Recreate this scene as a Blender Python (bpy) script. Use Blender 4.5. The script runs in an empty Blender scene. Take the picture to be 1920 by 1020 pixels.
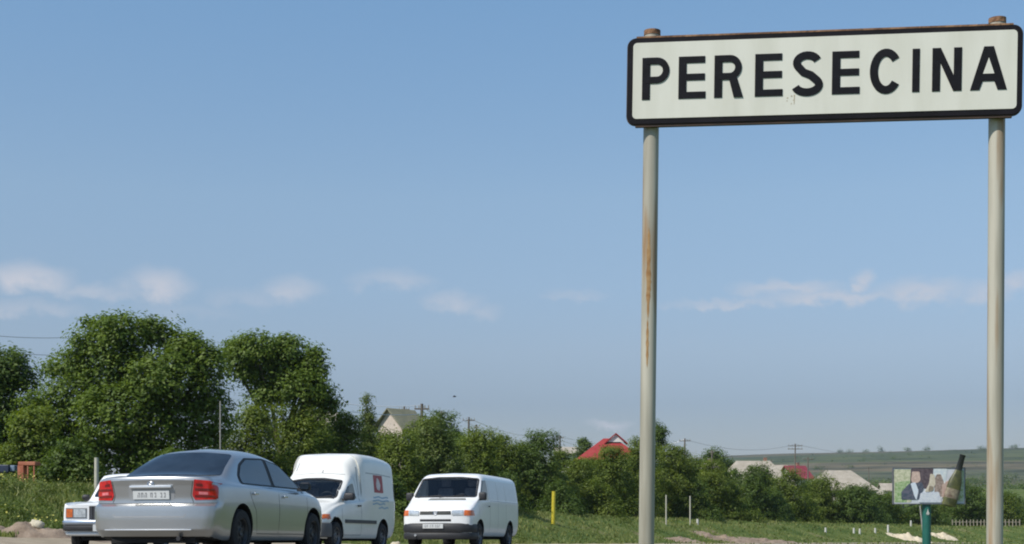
import bpy, bmesh, math, random
import numpy as np
from mathutils import Vector, Matrix
from mathutils.bvhtree import BVHTree
from mathutils.geometry import delaunay_2d_cdt
R = math.radians
sc = bpy.context.scene
col = sc.collection

# ------------------------------------------------------------------ camera, sky, sun, exposure
CZ = 1.4            # camera height above the ground beside the sign
F = 2667.0          # focal length in pixels of a 1920 wide picture
HY = 940.0          # picture row of the horizon
cam_d = bpy.data.cameras.new('camera'); cam = bpy.data.objects.new('camera', cam_d); col.objects.link(cam)
cam.location = (0, 0, CZ); cam.rotation_euler = (R(90), 0, 0)
cam_d.sensor_width = 36; cam_d.lens = 36*F/1920
cam_d.shift_y = (HY-510)/1920
cam_d.clip_start = 0.1; cam_d.clip_end = 30000
sc.camera = cam

SUN_AZ = math.atan2(-0.78, -0.63)      # compass style: angle from +Y towards +X, of the direction to the sun
SUN_EL = R(50)
world = bpy.data.worlds.new('World'); sc.world = world; world.use_nodes = True
SKY_STRENGTH = 0.11
def build_world():
    nt = world.node_tree; N = nt.nodes; L = nt.links
    for n in list(N): N.remove(n)
    out = N.new('ShaderNodeOutputWorld'); bg = N.new('ShaderNodeBackground')
    bg.inputs['Strength'].default_value = SKY_STRENGTH
    L.new(bg.outputs[0], out.inputs[0])
    sky = N.new('ShaderNodeTexSky'); sky.sky_type = 'NISHITA'; sky.sun_disc = False
    sky.sun_elevation = SUN_EL; sky.sun_rotation = SUN_AZ
    sky.altitude = 100; sky.air_density = 1.0; sky.dust_density = 0.3; sky.ozone_density = 4.0
    hsv = N.new('ShaderNodeHueSaturation'); hsv.inputs['Saturation'].default_value = 1.0
    hsv.inputs['Value'].default_value = 1.0
    L.new(sky.outputs[0], hsv.inputs['Color'])
    tc = N.new('ShaderNodeTexCoord'); nrm = N.new('ShaderNodeVectorMath'); nrm.operation = 'NORMALIZE'
    L.new(tc.outputs['Generated'], nrm.inputs[0])
    sep = N.new('ShaderNodeSeparateXYZ'); L.new(nrm.outputs[0], sep.inputs[0])
    def m(op, a, b=None, clamp=False):
        n = N.new('ShaderNodeMath'); n.operation = op; n.use_clamp = clamp
        for i, v in enumerate((a, b)):
            if v is None: continue
            if isinstance(v, (int, float)): n.inputs[i].default_value = v
            else: L.new(v, n.inputs[i])
        return n.outputs[0]
    az = m('ARCTAN2', sep.outputs[0], sep.outputs[1]); el = m('ARCSINE', sep.outputs[2])
    # thicker air towards the horizon, the same all the way round
    er = N.new('ShaderNodeValToRGB'); e_ = er.color_ramp.elements
    for k_ in range(4): e_.new(.5)
    for k_, (dg, cc) in enumerate(((0, (.56,.55,.62)), (3.9, (.61,.59,.67)), (6.0, (.85,.77,.78)), (8.5, (1.02,.94,.90)), (12.0, (1.21,1.13,1.02)), (20.0, (1.22,1.33,1.25)))):
        e_[k_].position = dg/45.0; e_[k_].color = (cc[0]/1.4, cc[1]/1.4, cc[2]/1.4, 1)
    L.new(m('DIVIDE', el, R(45), True), er.inputs[0])
    vm1 = N.new('ShaderNodeVectorMath'); vm1.operation = 'MULTIPLY'; L.new(hsv.outputs[0], vm1.inputs[0]); L.new(er.outputs[0], vm1.inputs[1])
    vm2 = N.new('ShaderNodeVectorMath'); vm2.operation = 'SCALE'; vm2.inputs['Scale'].default_value = 1.49; L.new(vm1.outputs[0], vm2.inputs[0])
    comb = N.new('ShaderNodeCombineXYZ'); L.new(az, comb.inputs[0]); L.new(m('MULTIPLY', el, 1.5), comb.inputs[1])
    def noise(scale, detail, rough=0.62):
        n = N.new('ShaderNodeTexNoise'); n.inputs['Scale'].default_value = scale
        n.inputs['Detail'].default_value = detail; n.inputs['Roughness'].default_value = rough
        L.new(comb.outputs[0], n.inputs['Vector']); return n.outputs[0]
    n1 = noise(48, 7); n2 = noise(9, 3); n3 = noise(24, 3)
    wob_a = m('MULTIPLY', m('SUBTRACT', n3, 0.5), 0.03); wob_e = m('MULTIPLY', m('SUBTRACT', n1, 0.5), 0.024)
    azw = m('ADD', az, wob_a); elw = m('ADD', el, wob_e)
    clouds = [  # small cumulus low over the horizon: azimuth, elevation, half sizes, density (from picture rows)
        (50,522,62,24,.95),(75,540,50,14,.6),(290,535,52,27,.9),(170,547,60,16,.6),(225,555,90,14,.5),(550,542,50,22,.65),(480,560,110,22,.35),
        (740,525,72,20,.5),(845,566,50,18,.6),(905,585,34,16,.45),(60,580,90,14,.5),(330,585,140,16,.3),(1075,554,60,9,.4),
        (1480,541,84,13,.8),(1560,558,110,13,.85),(1380,567,110,8,.55),(1622,524,14,14,.75),(1725,546,66,22,.8),
        (1850,545,62,20,.6),(1905,528,30,16,.7),(1140,797,36,10,.75),(1290,640,60,8,.2),(990,590,120,10,.15)]
    tot = None
    for (x, y, rx, ry, d) in clouds:
        a = math.atan((x-960)/F); e = math.atan((HY-y)/F*math.cos(a))
        dx = m('DIVIDE', m('SUBTRACT', azw, a), 1.3*rx/F*math.cos(a)**2); dy = m('DIVIDE', m('SUBTRACT', elw, e), 1.2*ry/F)
        r2 = m('ADD', m('MULTIPLY', dx, dx), m('MULTIPLY', dy, dy))
        g = m('MULTIPLY', m('POWER', 2.718, m('MULTIPLY', r2, -1.0)), d)
        tot = g if tot is None else m('MAXIMUM', tot, g)
    # the same broken belt of small cloud goes on round the rest of the horizon
    be = m('DIVIDE', m('SUBTRACT', elw, R(8.2)), R(1.3))
    belt = m('MULTIPLY', m('POWER', 2.718, m('MULTIPLY', m('MULTIPLY', be, be), -1.0)), m('MULTIPLY', m('SUBTRACT', n2, 0.5, True), 3.0, True))
    away = m('MULTIPLY', m('SUBTRACT', m('ABSOLUTE', az), 0.36, True), 8.0, True)
    tot = m('MAXIMUM', tot, m('MULTIPLY', belt, away))
    amt = m('MULTIPLY', m('SUBTRACT', m('MULTIPLY', tot, m('ADD', m('MULTIPLY', n1, 1.7), 0.12)), 0.15, True), 1.15, True)
    mix = N.new('ShaderNodeMix'); mix.data_type = 'RGBA'
    L.new(amt, mix.inputs[0]); L.new(vm2.outputs[0], mix.inputs[6])
    mix.inputs[7].default_value = (0.57/SKY_STRENGTH, 0.60/SKY_STRENGTH, 0.68/SKY_STRENGTH, 1)
    L.new(mix.outputs[2], bg.inputs['Color'])
build_world()
sun_d = bpy.data.lights.new('sun', 'SUN'); sun = bpy.data.objects.new('sun', sun_d); col.objects.link(sun)
sun_d.energy = 4.8; sun_d.angle = R(0.53); sun_d.color = (1.0, 0.95, 0.87)
sd = Vector((math.sin(SUN_AZ)*math.cos(SUN_EL), math.cos(SUN_AZ)*math.cos(SUN_EL), math.sin(SUN_EL)))
sun.rotation_euler = sd.to_track_quat('Z', 'Y').to_euler()
vs = sc.view_settings
sc.display_settings.display_device = 'sRGB'
vs.view_transform = 'Standard'; vs.look = 'None'; vs.gamma = 1; vs.use_curve_mapping = False
vs.exposure = 0.0
sc.render.engine = 'CYCLES'
sc.cycles.pixel_filter_type = 'BLACKMAN_HARRIS'; sc.cycles.filter_width = 2.0
sc.cycles.max_bounces = 8; sc.cycles.transparent_max_bounces = 12

# ------------------------------------------------------------------ helpers
rnd = random.Random(7)
def tag(o, label=None, cat=None, group=None, kind=None):
    if label: o['label'] = label
    if cat: o['category'] = cat
    if group: o['group'] = group
    if kind: o['kind'] = kind
    return o
def empty(name, loc=(0, 0, 0), rz=0, label=None, cat=None, group=None):
    o = bpy.data.objects.new(name, None); col.objects.link(o); o.location = loc; o.rotation_euler = (0, 0, rz)
    o.empty_display_size = 0.2
    return tag(o, label, cat, group)
class MB:
    def __init__(s): s.v = []; s.f = []
    def add(s, vs_, fs_):
        b = len(s.v); s.v += [tuple(v) for v in vs_]; s.f += [tuple(i+b for i in f) for f in fs_]; return s
    def box(s, x0, x1, y0, y1, z0, z1):
        return s.add([(x0,y0,z0),(x1,y0,z0),(x1,y1,z0),(x0,y1,z0),(x0,y0,z1),(x1,y0,z1),(x1,y1,z1),(x0,y1,z1)],
              [(0,3,2,1),(4,5,6,7),(0,1,5,4),(1,2,6,5),(2,3,7,6),(3,0,4,7)])
    def tube(s, pts, rad, n=8, cap=True):
        pts = [Vector(p) for p in pts]
        if not isinstance(rad, (list, tuple)): rad = [rad]*len(pts)
        b = len(s.v); k = len(pts)
        for i, p in enumerate(pts):
            t = (pts[min(i+1, k-1)]-pts[max(i-1, 0)]).normalized()
            a = t.cross(Vector((0, 0, 1)));
            if a.length < 0.1: a = t.cross(Vector((1, 0, 0)))
            a.normalize(); c = t.cross(a)
            for j in range(n):
                th = 2*math.pi*j/n
                s.v.append(tuple(p+(a*math.cos(th)+c*math.sin(th))*rad[i]))
        for i in range(k-1):
            for j in range(n):
                s.f.append((b+i*n+j, b+i*n+(j+1) % n, b+(i+1)*n+(j+1) % n, b+(i+1)*n+j))
        if cap:
            s.f.append(tuple(b+j for j in range(n))[::-1]); s.f.append(tuple(b+(k-1)*n+j for j in range(n)))
        return s
    def lathe_y(s, prof, cy=0, cx=0, cz=0, n=28, sgn=1):
        # prof: list of (radius, y offset); revolve about the y axis
        b = len(s.v); k = len(prof)
        for (r, y) in prof:
            for j in range(n):
                a = 2*math.pi*j/n; s.v.append((cx+r*math.cos(a), cy+sgn*y, cz+r*math.sin(a)))
        for i in range(k-1):
            for j in range(n):
                q = (b+i*n+j, b+i*n+(j+1) % n, b+(i+1)*n+(j+1) % n, b+(i+1)*n+j)
                s.f.append(q)
        return s
    def build(s, name, mat, parent=None, smooth=False, angle=40, bevel=0):
        me = bpy.data.meshes.new(name); me.from_pydata(s.v, [], s.f); me.update()
        bm = bmesh.new(); bm.from_mesh(me)
        if bevel: bmesh.ops.bevel(bm, geom=list(bm.edges), offset=bevel, segments=2, affect='EDGES', profile=0.5)
        bmesh.ops.recalc_face_normals(bm, faces=bm.faces)
        bm.to_mesh(me); bm.free()
        return link(name, me, mat, parent, smooth, angle)
def link(name, me, mat, parent=None, smooth=False, angle=40):
    if mat: me.materials.append(mat)
    if smooth:
        me.polygons.foreach_set('use_smooth', [True]*len(me.polygons))
        me.set_sharp_from_angle(angle=R(angle))
    o = bpy.data.objects.new(name, me); col.objects.link(o)
    if parent: o.parent = parent
    return o
def PX(x, y, Z): return Vector(((x-960)/F*Z, Z, CZ+(HY-y)/F*Z))   # the point at distance Z seen at that spot of the photograph

# ------------------------------------------------------------------ materials
MATS = {}
def mat(name, color, rough=0.6, metal=0.0, var=0.0, scale=5.0, color2=None, bump=0.0, bscale=None, coat=0.0, spec=0.5, stretch=None, contrast=(0.35, 0.65), coord='Object', emit=None):
    if name in MATS: return MATS[name]
    m = bpy.data.materials.new(name); m.use_nodes = True; nt = m.node_tree; N = nt.nodes; L = nt.links
    b = N['Principled BSDF']; c = (*color, 1)
    b.inputs['Roughness'].default_value = rough; b.inputs['Metallic'].default_value = metal
    b.inputs['Coat Weight'].default_value = coat; b.inputs['Coat Roughness'].default_value = 0.04
    b.inputs['Specular IOR Level'].default_value = spec
    b.inputs['Base Color'].default_value = c
    if color2 or var or bump:
        tc = N.new('ShaderNodeTexCoord'); mp = N.new('ShaderNodeMapping')
        if stretch: mp.inputs['Scale'].default_value = stretch
        L.new(tc.outputs[coord], mp.inputs['Vector'])
        if color2 or var:
            n = N.new('ShaderNodeTexNoise'); n.inputs['Scale'].default_value = scale; n.inputs['Detail'].default_value = 7
            n.inputs['Roughness'].default_value = 0.65
            L.new(mp.outputs[0], n.inputs['Vector'])
            r = N.new('ShaderNodeValToRGB'); r.color_ramp.elements[0].position = contrast[0]; r.color_ramp.elements[1].position = contrast[1]
            c2 = (*color2, 1) if color2 else tuple(min(1, x*(1+var)) for x in color)+(1,)
            c1 = c if color2 else tuple(x*(1-var) for x in color)+(1,)
            r.color_ramp.elements[0].color = c1; r.color_ramp.elements[1].color = c2
            L.new(n.outputs[0], r.inputs[0]); L.new(r.outputs[0], b.inputs['Base Color'])
        if bump:
            n2 = N.new('ShaderNodeTexNoise'); n2.inputs['Scale'].default_value = bscale or scale*4; n2.inputs['Detail'].default_value = 5
            L.new(mp.outputs[0], n2.inputs['Vector'])
            bp = N.new('ShaderNodeBump'); bp.inputs['Strength'].default_value = min(1, bump); bp.inputs['Distance'].default_value = 0.02
            L.new(n2.outputs[0], bp.inputs['Height']); L.new(bp.outputs[0], b.inputs['Normal'])
    MATS[name] = m; return m
def leaf_mat(name, c1, c2, trans=0.3):
    if name in MATS: return MATS[name]
    m = bpy.data.materials.new(name); m.use_nodes = True; nt = m.node_tree; N = nt.nodes; L = nt.links
    b = N['Principled BSDF']; out = N['Material Output']
    at = N.new('ShaderNodeAttribute'); at.attribute_name = 'tint'
    mx = N.new('ShaderNodeMix'); mx.data_type = 'RGBA'; mx.inputs[6].default_value = (*c1, 1); mx.inputs[7].default_value = (*c2, 1)
    L.new(at.outputs['Fac'], mx.inputs[0]); L.new(mx.outputs[2], b.inputs['Base Color'])
    b.inputs['Roughness'].default_value = 0.55; b.inputs['Specular IOR Level'].default_value = 0.35
    tr = N.new('ShaderNodeBsdfTranslucent'); g = N.new('ShaderNodeMix'); g.data_type = 'RGBA'; g.blend_type = 'MULTIPLY'; g.inputs[0].default_value = 1
    L.new(mx.outputs[2], g.inputs[6]); g.inputs[7].default_value = (1.0, 1.0, 0.45, 1); L.new(g.outputs[2], tr.inputs['Color'])
    ms = N.new('ShaderNodeMixShader'); ms.inputs[0].default_value = trans
    L.new(b.outputs[0], ms.inputs[1]); L.new(tr.outputs[0], ms.inputs[2]); L.new(ms.outputs[0], out.inputs[0])
    MATS[name] = m; return m
M_leaf = leaf_mat('leaf_green', (0.086, 0.135, 0.018), (0.230, 0.285, 0.042), .48)
M_leaf_big = leaf_mat('leaf_walnut', (0.076, 0.130, 0.018), (0.200, 0.275, 0.040), .48)
M_leaf_dark = leaf_mat('leaf_dark', (0.055, 0.100, 0.017), (0.140, 0.205, 0.034), .44)
M_leaf_pale = leaf_mat('leaf_pale', (0.075, 0.115, 0.020), (0.180, 0.225, 0.045), .38)
M_grass = leaf_mat('grass_blade', (0.105, 0.160, 0.034), (0.300, 0.310, 0.105), 0.4)
M_bark = mat('bark', (0.10, 0.08, 0.06), 0.9, var=0.35, scale=8, bump=0.6)
M_white = mat('white_car_paint', (0.78, 0.77, 0.72), 0.35, coat=0.6, var=0.04, scale=2.0)
M_white2 = mat('white_van_paint', (0.80, 0.80, 0.79), 0.32, coat=0.6, var=0.03, scale=2.0)
M_silver = mat('silver_paint', (0.40, 0.402, 0.40), 0.32, metal=0.72, coat=0.9, var=0.02, scale=3)
M_glass = mat('car_glass', (0.012, 0.018, 0.026), 0.06, spec=0.85, coat=0.2, var=0.5, scale=3)
def clear_glass():
    m = bpy.data.materials.new('clear_glass'); m.use_nodes = True; nt = m.node_tree; N = nt.nodes; L = nt.links; N.remove(N['Principled BSDF'])
    tr = N.new('ShaderNodeBsdfTransparent'); tr.inputs[0].default_value = (.62, .68, .70, 1)
    gl = N.new('ShaderNodeBsdfGlossy'); gl.inputs['Roughness'].default_value = .03; gl.inputs[0].default_value = (.9, .9, .9, 1)
    fr = N.new('ShaderNodeFresnel'); fr.inputs[0].default_value = 1.6; ms = N.new('ShaderNodeMixShader')
    L.new(fr.outputs[0], ms.inputs[0]); L.new(tr.outputs[0], ms.inputs[1]); L.new(gl.outputs[0], ms.inputs[2]); L.new(ms.outputs[0], N['Material Output'].inputs[0]); return m
M_clear = clear_glass()
M_seat = mat('grey_seat_fabric', (.22, .22, .26), .9, color2=(.34, .34, .38), scale=20)
M_dash = mat('dashboard_grey', (.14, .14, .15), .7, var=.15)
M_black = mat('black_plastic', (0.022, 0.022, 0.024), 0.55, var=0.2, scale=8)
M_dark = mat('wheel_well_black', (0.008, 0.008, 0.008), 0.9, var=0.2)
M_tyre = mat('tyre_rubber', (0.018, 0.018, 0.018), 0.85, var=0.3, scale=10, bump=0.2)
M_rim = mat('grey_rim', (0.14, 0.14, 0.145), 0.4, metal=0.6, var=0.1)
M_rimd = mat('shaded_rim', (0.05, 0.05, 0.05), 0.5, metal=0.5, var=0.1)  # saloon rims: shade on the wheels put into a darker colour
M_chrome = mat('chrome', (0.75, 0.76, 0.78), 0.12, metal=1.0, var=0.03)
M_red = mat('red_lens', (0.50, 0.010, 0.012), 0.12, coat=0.8, var=0.35, scale=14)
M_redd = mat('dark_red_lens', (0.16, 0.006, 0.008), 0.15, coat=0.8, var=0.2, scale=14)
M_orange = mat('orange_lens', (0.60, 0.13, 0.02), 0.2, coat=0.6, var=0.25, scale=20)
M_lamp = mat('headlamp_glass', (0.55, 0.57, 0.58), 0.15, metal=0.4, coat=0.8, var=0.3, scale=18)
M_plate = mat('number_plate_white', (0.58, 0.59, 0.58), 0.45, var=0.03)
M_ink = mat('plate_black_print', (0.22, 0.22, 0.23), 0.5, var=0.1)
M_seam = mat('panel_gap', (0.03, 0.03, 0.03), 0.8, var=0.1)
M_trim = mat('window_rubber', (0.015, 0.015, 0.016), 0.6, var=0.2)
M_seam_lt = mat('panel_gap_grey', (0.30, 0.30, 0.30), 0.7, var=0.1)

# ------------------------------------------------------------------ the lie of the land
RD = R(14.0)                                   # the road runs 14 degrees to the right of straight ahead
dx_, dy_ = math.sin(RD), math.cos(RD)
U0, RR = 45.0, 220.0                            # straight as far as U0, then a gentle right-hand bend
def road_uv(x, y):
    x = np.asarray(x, float); y = np.asarray(y, float)
    u = x*dx_+y*dy_; v = x*dy_-y*dx_
    cv = -10.7                                  # centre line
    # bend centre lies on the right at v = cv+RR
    du = u-U0; dv = v-(cv+RR)
    rr = np.sqrt(du*du+dv*dv); vb = cv+(RR-rr)
    th = np.arctan2(du, -dv); ub = U0+RR*th
    bend = (du > 0)
    return np.where(bend, ub, u), np.where(bend, vb, v)
def sstep(a, b, x):
    t = np.clip((x-a)/(b-a), 0, 1); return t*t*(3-2*t)
def plane(y): return np.where(y < 230, -0.2-0.028*y, -6.64-0.022*(y-230))
def wav(x, y, s, a, ph=0.0):
    return a*(np.sin(x/s+ph)*np.cos(y/s*1.3+ph*2)+0.5*np.sin(x/s*2.3+1.7+ph)*np.sin(y/s*2.1+0.6))
def H(x, y, under=0.0):
    x = np.asarray(x, float); y = np.asarray(y, float)
    u, v = road_uv(x, y)
    yy = np.maximum(y, -60)
    P = np.where(yy < 230, -0.2-0.028*yy, -6.64-0.004*(np.minimum(yy, 600)-230))
    # far side: shoulder, bank, field
    Ff = np.interp(yy, [-60, 30, 45, 60, 105, 170, 230, 400], [0.9, 0.55, 0.5, 0.45, -1.0, -3.1, -4.0, -4.0])
    px = 960+F*x/np.maximum(y, 5)
    Zt = 60+(np.clip(px, 0, 1900)-100)/1400*110
    D = np.maximum(0, y-Zt-8)
    rise = 0.055*np.minimum(D, 150)+0.02*np.clip(D-150, 0, 600)
    field = Ff+rise+wav(x, y, 9, 0.07)
    # hills on the horizon
    hill = sstep(700, 2700, y)*(78+14*sstep(300, 1100, x)-60*(1-sstep(-500, 520, x)))
    hill = hill+sstep(900, 2600, y)*wav(x, y, 330, 3.0)
    field = field-sstep(250, 700, y)*8+hill
    sh = P+0.31*(1-.85*sstep(33, 60, yy))*sstep(-14.8, -19.5, v)
    kb = sstep(-19.6, -27.5, v)
    far = sh*(1-kb)+field*kb
    # near side: verge falls to the ditch and the sign, further on it swells gently
    swell = sstep(95, 150, y)*1.5+sstep(150, 210, y)*0.9
    low = np.maximum(P+swell-1.2*(1-sstep(30, 60, y))*0, P)+0*y
    ditch = -1.4-0.022*np.clip(yy, -60, 400)
    kn = sstep(-6.6, -2.2, v)
    nearz = np.where(yy < 100, np.minimum(ditch, P-0.05), P-0.4+swell)
    kk = sstep(60, 110, yy); nearz = np.minimum(ditch, P-0.05)*(1-kk)+(P-0.4+swell)*kk
    kf = sstep(260, 420, y)
    nearz = nearz*(1-kf)+(field)*kf
    near = P*(1-kn)+nearz*kn
    z = np.where(v > -10.7, near, far)
    z = np.where(yy > 700, field, z)
    inroad = (v > -18.9) & (v < -6.6) & (u < 250)
    return z+CZ-np.where(inroad, under, 0.0)
def Hs(x, y): return float(H(x, y))

def Zat(x, yb, lo=40, hi=400):
    """distance at which the ground shows at picture spot x, yb"""
    Z = np.linspace(lo, hi, 1500); X = (x-960)/F*Z; row = HY-(H(X, Z)-CZ)/Z*F
    ok = np.nonzero(row <= yb)[0]
    return float(Z[ok[0]]) if len(ok) else hi
def ground_mat():
    m = bpy.data.materials.new('grassy_ground'); m.use_nodes = True; nt = m.node_tree; N = nt.nodes; L = nt.links
    b = N['Principled BSDF']; b.inputs['Roughness'].default_value = 0.95; b.inputs['Specular IOR Level'].default_value = 0.15
    g = N.new('ShaderNodeNewGeometry')
    def noise(s, d=6, st=(1, 1, 1)):
        mp = N.new('ShaderNodeMapping'); mp.inputs['Scale'].default_value = st; L.new(g.outputs['Position'], mp.inputs[0])
        n = N.new('ShaderNodeTexNoise'); n.inputs['Scale'].default_value = s; n.inputs['Detail'].default_value = d; L.new(mp.outputs[0], n.inputs['Vector']); return n.outputs[0]
    def ramp(f, stops):
        r = N.new('ShaderNodeValToRGB'); e = r.color_ramp.elements
        while len(e) < len(stops): e.new(0.5)
        for i, (p, c) in enumerate(stops): e[i].position = p; e[i].color = (*c, 1)
        L.new(f, r.inputs[0]); return r.outputs[0]
    near = ramp(noise(0.35, 9), [(0.30, (0.050, 0.085, 0.018)), (0.48, (0.085, 0.120, 0.028)), (0.60, (0.120, 0.145, 0.040)), (0.72, (0.19, 0.16, 0.09))])
    # far hillside: strips of crops, pasture and bare soil
    mp = N.new('ShaderNodeMapping'); mp.inputs['Scale'].default_value = (0.0013, 0.0042, 0.0); mp.inputs['Rotation'].default_value = (0, 0, 0.12)
    L.new(g.outputs['Position'], mp.inputs[0])
    vo = N.new('ShaderNodeTexVoronoi'); vo.inputs['Scale'].default_value = 1.0; L.new(mp.outputs[0], vo.inputs['Vector'])
    sp = N.new('ShaderNodeSeparateColor'); L.new(vo.outputs['Color'], sp.inputs[0])
    fld = ramp(sp.outputs[0], [(0.0, (0.060, 0.080, 0.030)), (0.3, (0.080, 0.095, 0.040)), (0.55, (0.115, 0.098, 0.060)), (0.8, (0.062, 0.085, 0.045)), (1.0, (0.120, 0.085, 0.060))])
    n2 = noise(0.016, 10, (0.7, 1.2, 0.3))
    mx = N.new('ShaderNodeMix'); mx.data_type = 'RGBA'; mx.blend_type = 'MULTIPLY'; mx.inputs[0].default_value = 0.9
    L.new(fld, mx.inputs[6]); L.new(ramp(n2, [(0.38, (0.35, 0.42, 0.32)), (0.5, (.85, .88, .8)), (0.62, (1.3, 1.2, 1.05))]), mx.inputs[7])
    sep = N.new('ShaderNodeSeparateXYZ'); L.new(g.outputs['Position'], sep.inputs[0])
    mr = N.new('ShaderNodeMapRange'); mr.inputs['From Min'].default_value = 350; mr.inputs['From Max'].default_value = 700; L.new(sep.outputs[1], mr.inputs['Value'])
    m2 = N.new('ShaderNodeMix'); m2.data_type = 'RGBA'; L.new(mr.outputs[0], m2.inputs[0]); L.new(near, m2.inputs[6]); L.new(mx.outputs[2], m2.inputs[7])
    L.new(m2.outputs[2], b.inputs['Base Color'])
    bp = N.new('ShaderNodeBump'); bp.inputs['Strength'].default_value = 0.6; bp.inputs['Distance'].default_value = 0.08; L.new(noise(6, 4), bp.inputs['Height']); L.new(bp.outputs[0], b.inputs['Normal'])
    return m
def grid_mesh(name, X, Y, Z, mt, wrap=False):
    n, k = X.shape
    me = bpy.data.meshes.new(name)
    vts = np.stack([X, Y, Z], -1).reshape(-1, 3)
    i, j = np.meshgrid(np.arange(n-1), np.arange(k-1), indexing='ij')
    a = i*k+j; fs = np.stack([a, a+1, a+k+1, a+k], -1).reshape(-1, 4)
    fast_mesh(me, vts, fs)
    return link(name, me, mt, None, True, 80)
def fast_mesh(me, vts, fs):
    nf, q = fs.shape
    me.vertices.add(len(vts)); me.vertices.foreach_set('co', np.asarray(vts, np.float32).ravel())
    me.loops.add(nf*q); me.loops.foreach_set('vertex_index', np.asarray(fs, np.int32).ravel())
    me.polygons.add(nf); me.polygons.foreach_set('loop_start', np.arange(0, nf*q, q, dtype=np.int32))
    me.update(calc_edges=True); me.validate()
ang = np.concatenate([np.linspace(-180, -26, 50)[:-1], np.linspace(-26, 26, 230), np.linspace(26, 180, 50)[1:]])
rad = np.concatenate([[0.3], np.geomspace(1.0, 9000, 300)])
A, RA = np.meshgrid(np.radians(ang), rad, indexing='ij')
GX, GY = RA*np.sin(A), RA*np.cos(A)
tag(grid_mesh('ground', GX, GY, H(GX, GY, 0.12), ground_mat()), kind='structure')

# road, centre line, edge lines, gravel shoulder
def ribbon(name, v0, v1, u0, u1, du, dv, lift, mt, fn=None):
    us = np.arange(u0, u1+du, du); vs2 = np.linspace(v0, v1, max(2, int(abs(v1-v0)/dv)+1))
    U, V = np.meshgrid(us, vs2, indexing='ij')
    th = np.maximum(0, U-U0)/RR; rr = RR-(V+10.7)
    us_ = np.where(U < U0, U, U0+rr*np.sin(th)); vs_ = np.where(U < U0, V, (-10.7+RR)-rr*np.cos(th))
    X = us_*dx_+vs_*dy_; Y = us_*dy_-vs_*dx_
    Z = H(X, Y)+lift
    if fn: Z = Z+fn(U, V)
    return grid_mesh(name, X, Y, Z, mt)
M_asph = mat('worn_asphalt', (0.17, 0.155, 0.13), 0.9, color2=(0.23, 0.21, 0.175), scale=0.8, bump=0.4, bscale=60, spec=0.2)
M_grav = mat('tan_gravel', (0.26, 0.215, 0.155), 0.95, color2=(0.36, 0.30, 0.22), scale=1.4, bump=0.8, bscale=25, spec=0.15)
M_paint = mat('road_paint', (0.55, 0.54, 0.50), 0.8, color2=(0.35, 0.33, 0.30), scale=4)
tag(ribbon('road', -6.8, -14.7, -40, 235, 2, 0.8, 0.0, M_asph), kind='structure')
tag(ribbon('gravel_shoulder', -14.7, -18.9, -40, 235, 1.0, 0.35, 0.0, M_grav, lambda U, V: 0.02*np.sin(U*2.1+V*3)+0.012*np.sin(U*5.3-V*7)), kind='structure')
for k, u in enumerate(np.arange(-38, 200, 9.0)):
    if k == 0: ml = MB()
    us = [u, u+3]
def line_obj(name, spans, v0, v1, lift=0.006):
    mb = MB()
    for (a, b_) in spans:
        for uu in np.arange(a, b_, 1.0):
            q = []
            for (U_, V_) in ((uu, v0), (uu+1, v0), (uu+1, v1), (uu, v1)):
                th = max(0, U_-U0)/RR; rr = RR-(V_+10.7)
                us_ = U_ if U_ < U0 else U0+rr*math.sin(th); vs_ = V_ if U_ < U0 else (-10.7+RR)-rr*math.cos(th)
                x, y = us_*dx_+vs_*dy_, us_*dy_-vs_*dx_
                q.append((x, y, Hs(x, y)+lift))
            mb.add(q, [(0, 1, 2, 3)])
    return tag(mb.build(name, M_paint), kind='structure')
line_obj('centre_line', [(u, u+3) for u in np.arange(-30, 180, 9)], -10.63, -10.77)
line_obj('edge_line', [(-30, 200)], -7.15, -7.27)
line_obj('edge_line', [(-30, 200)], -14.2, -14.32)

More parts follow.
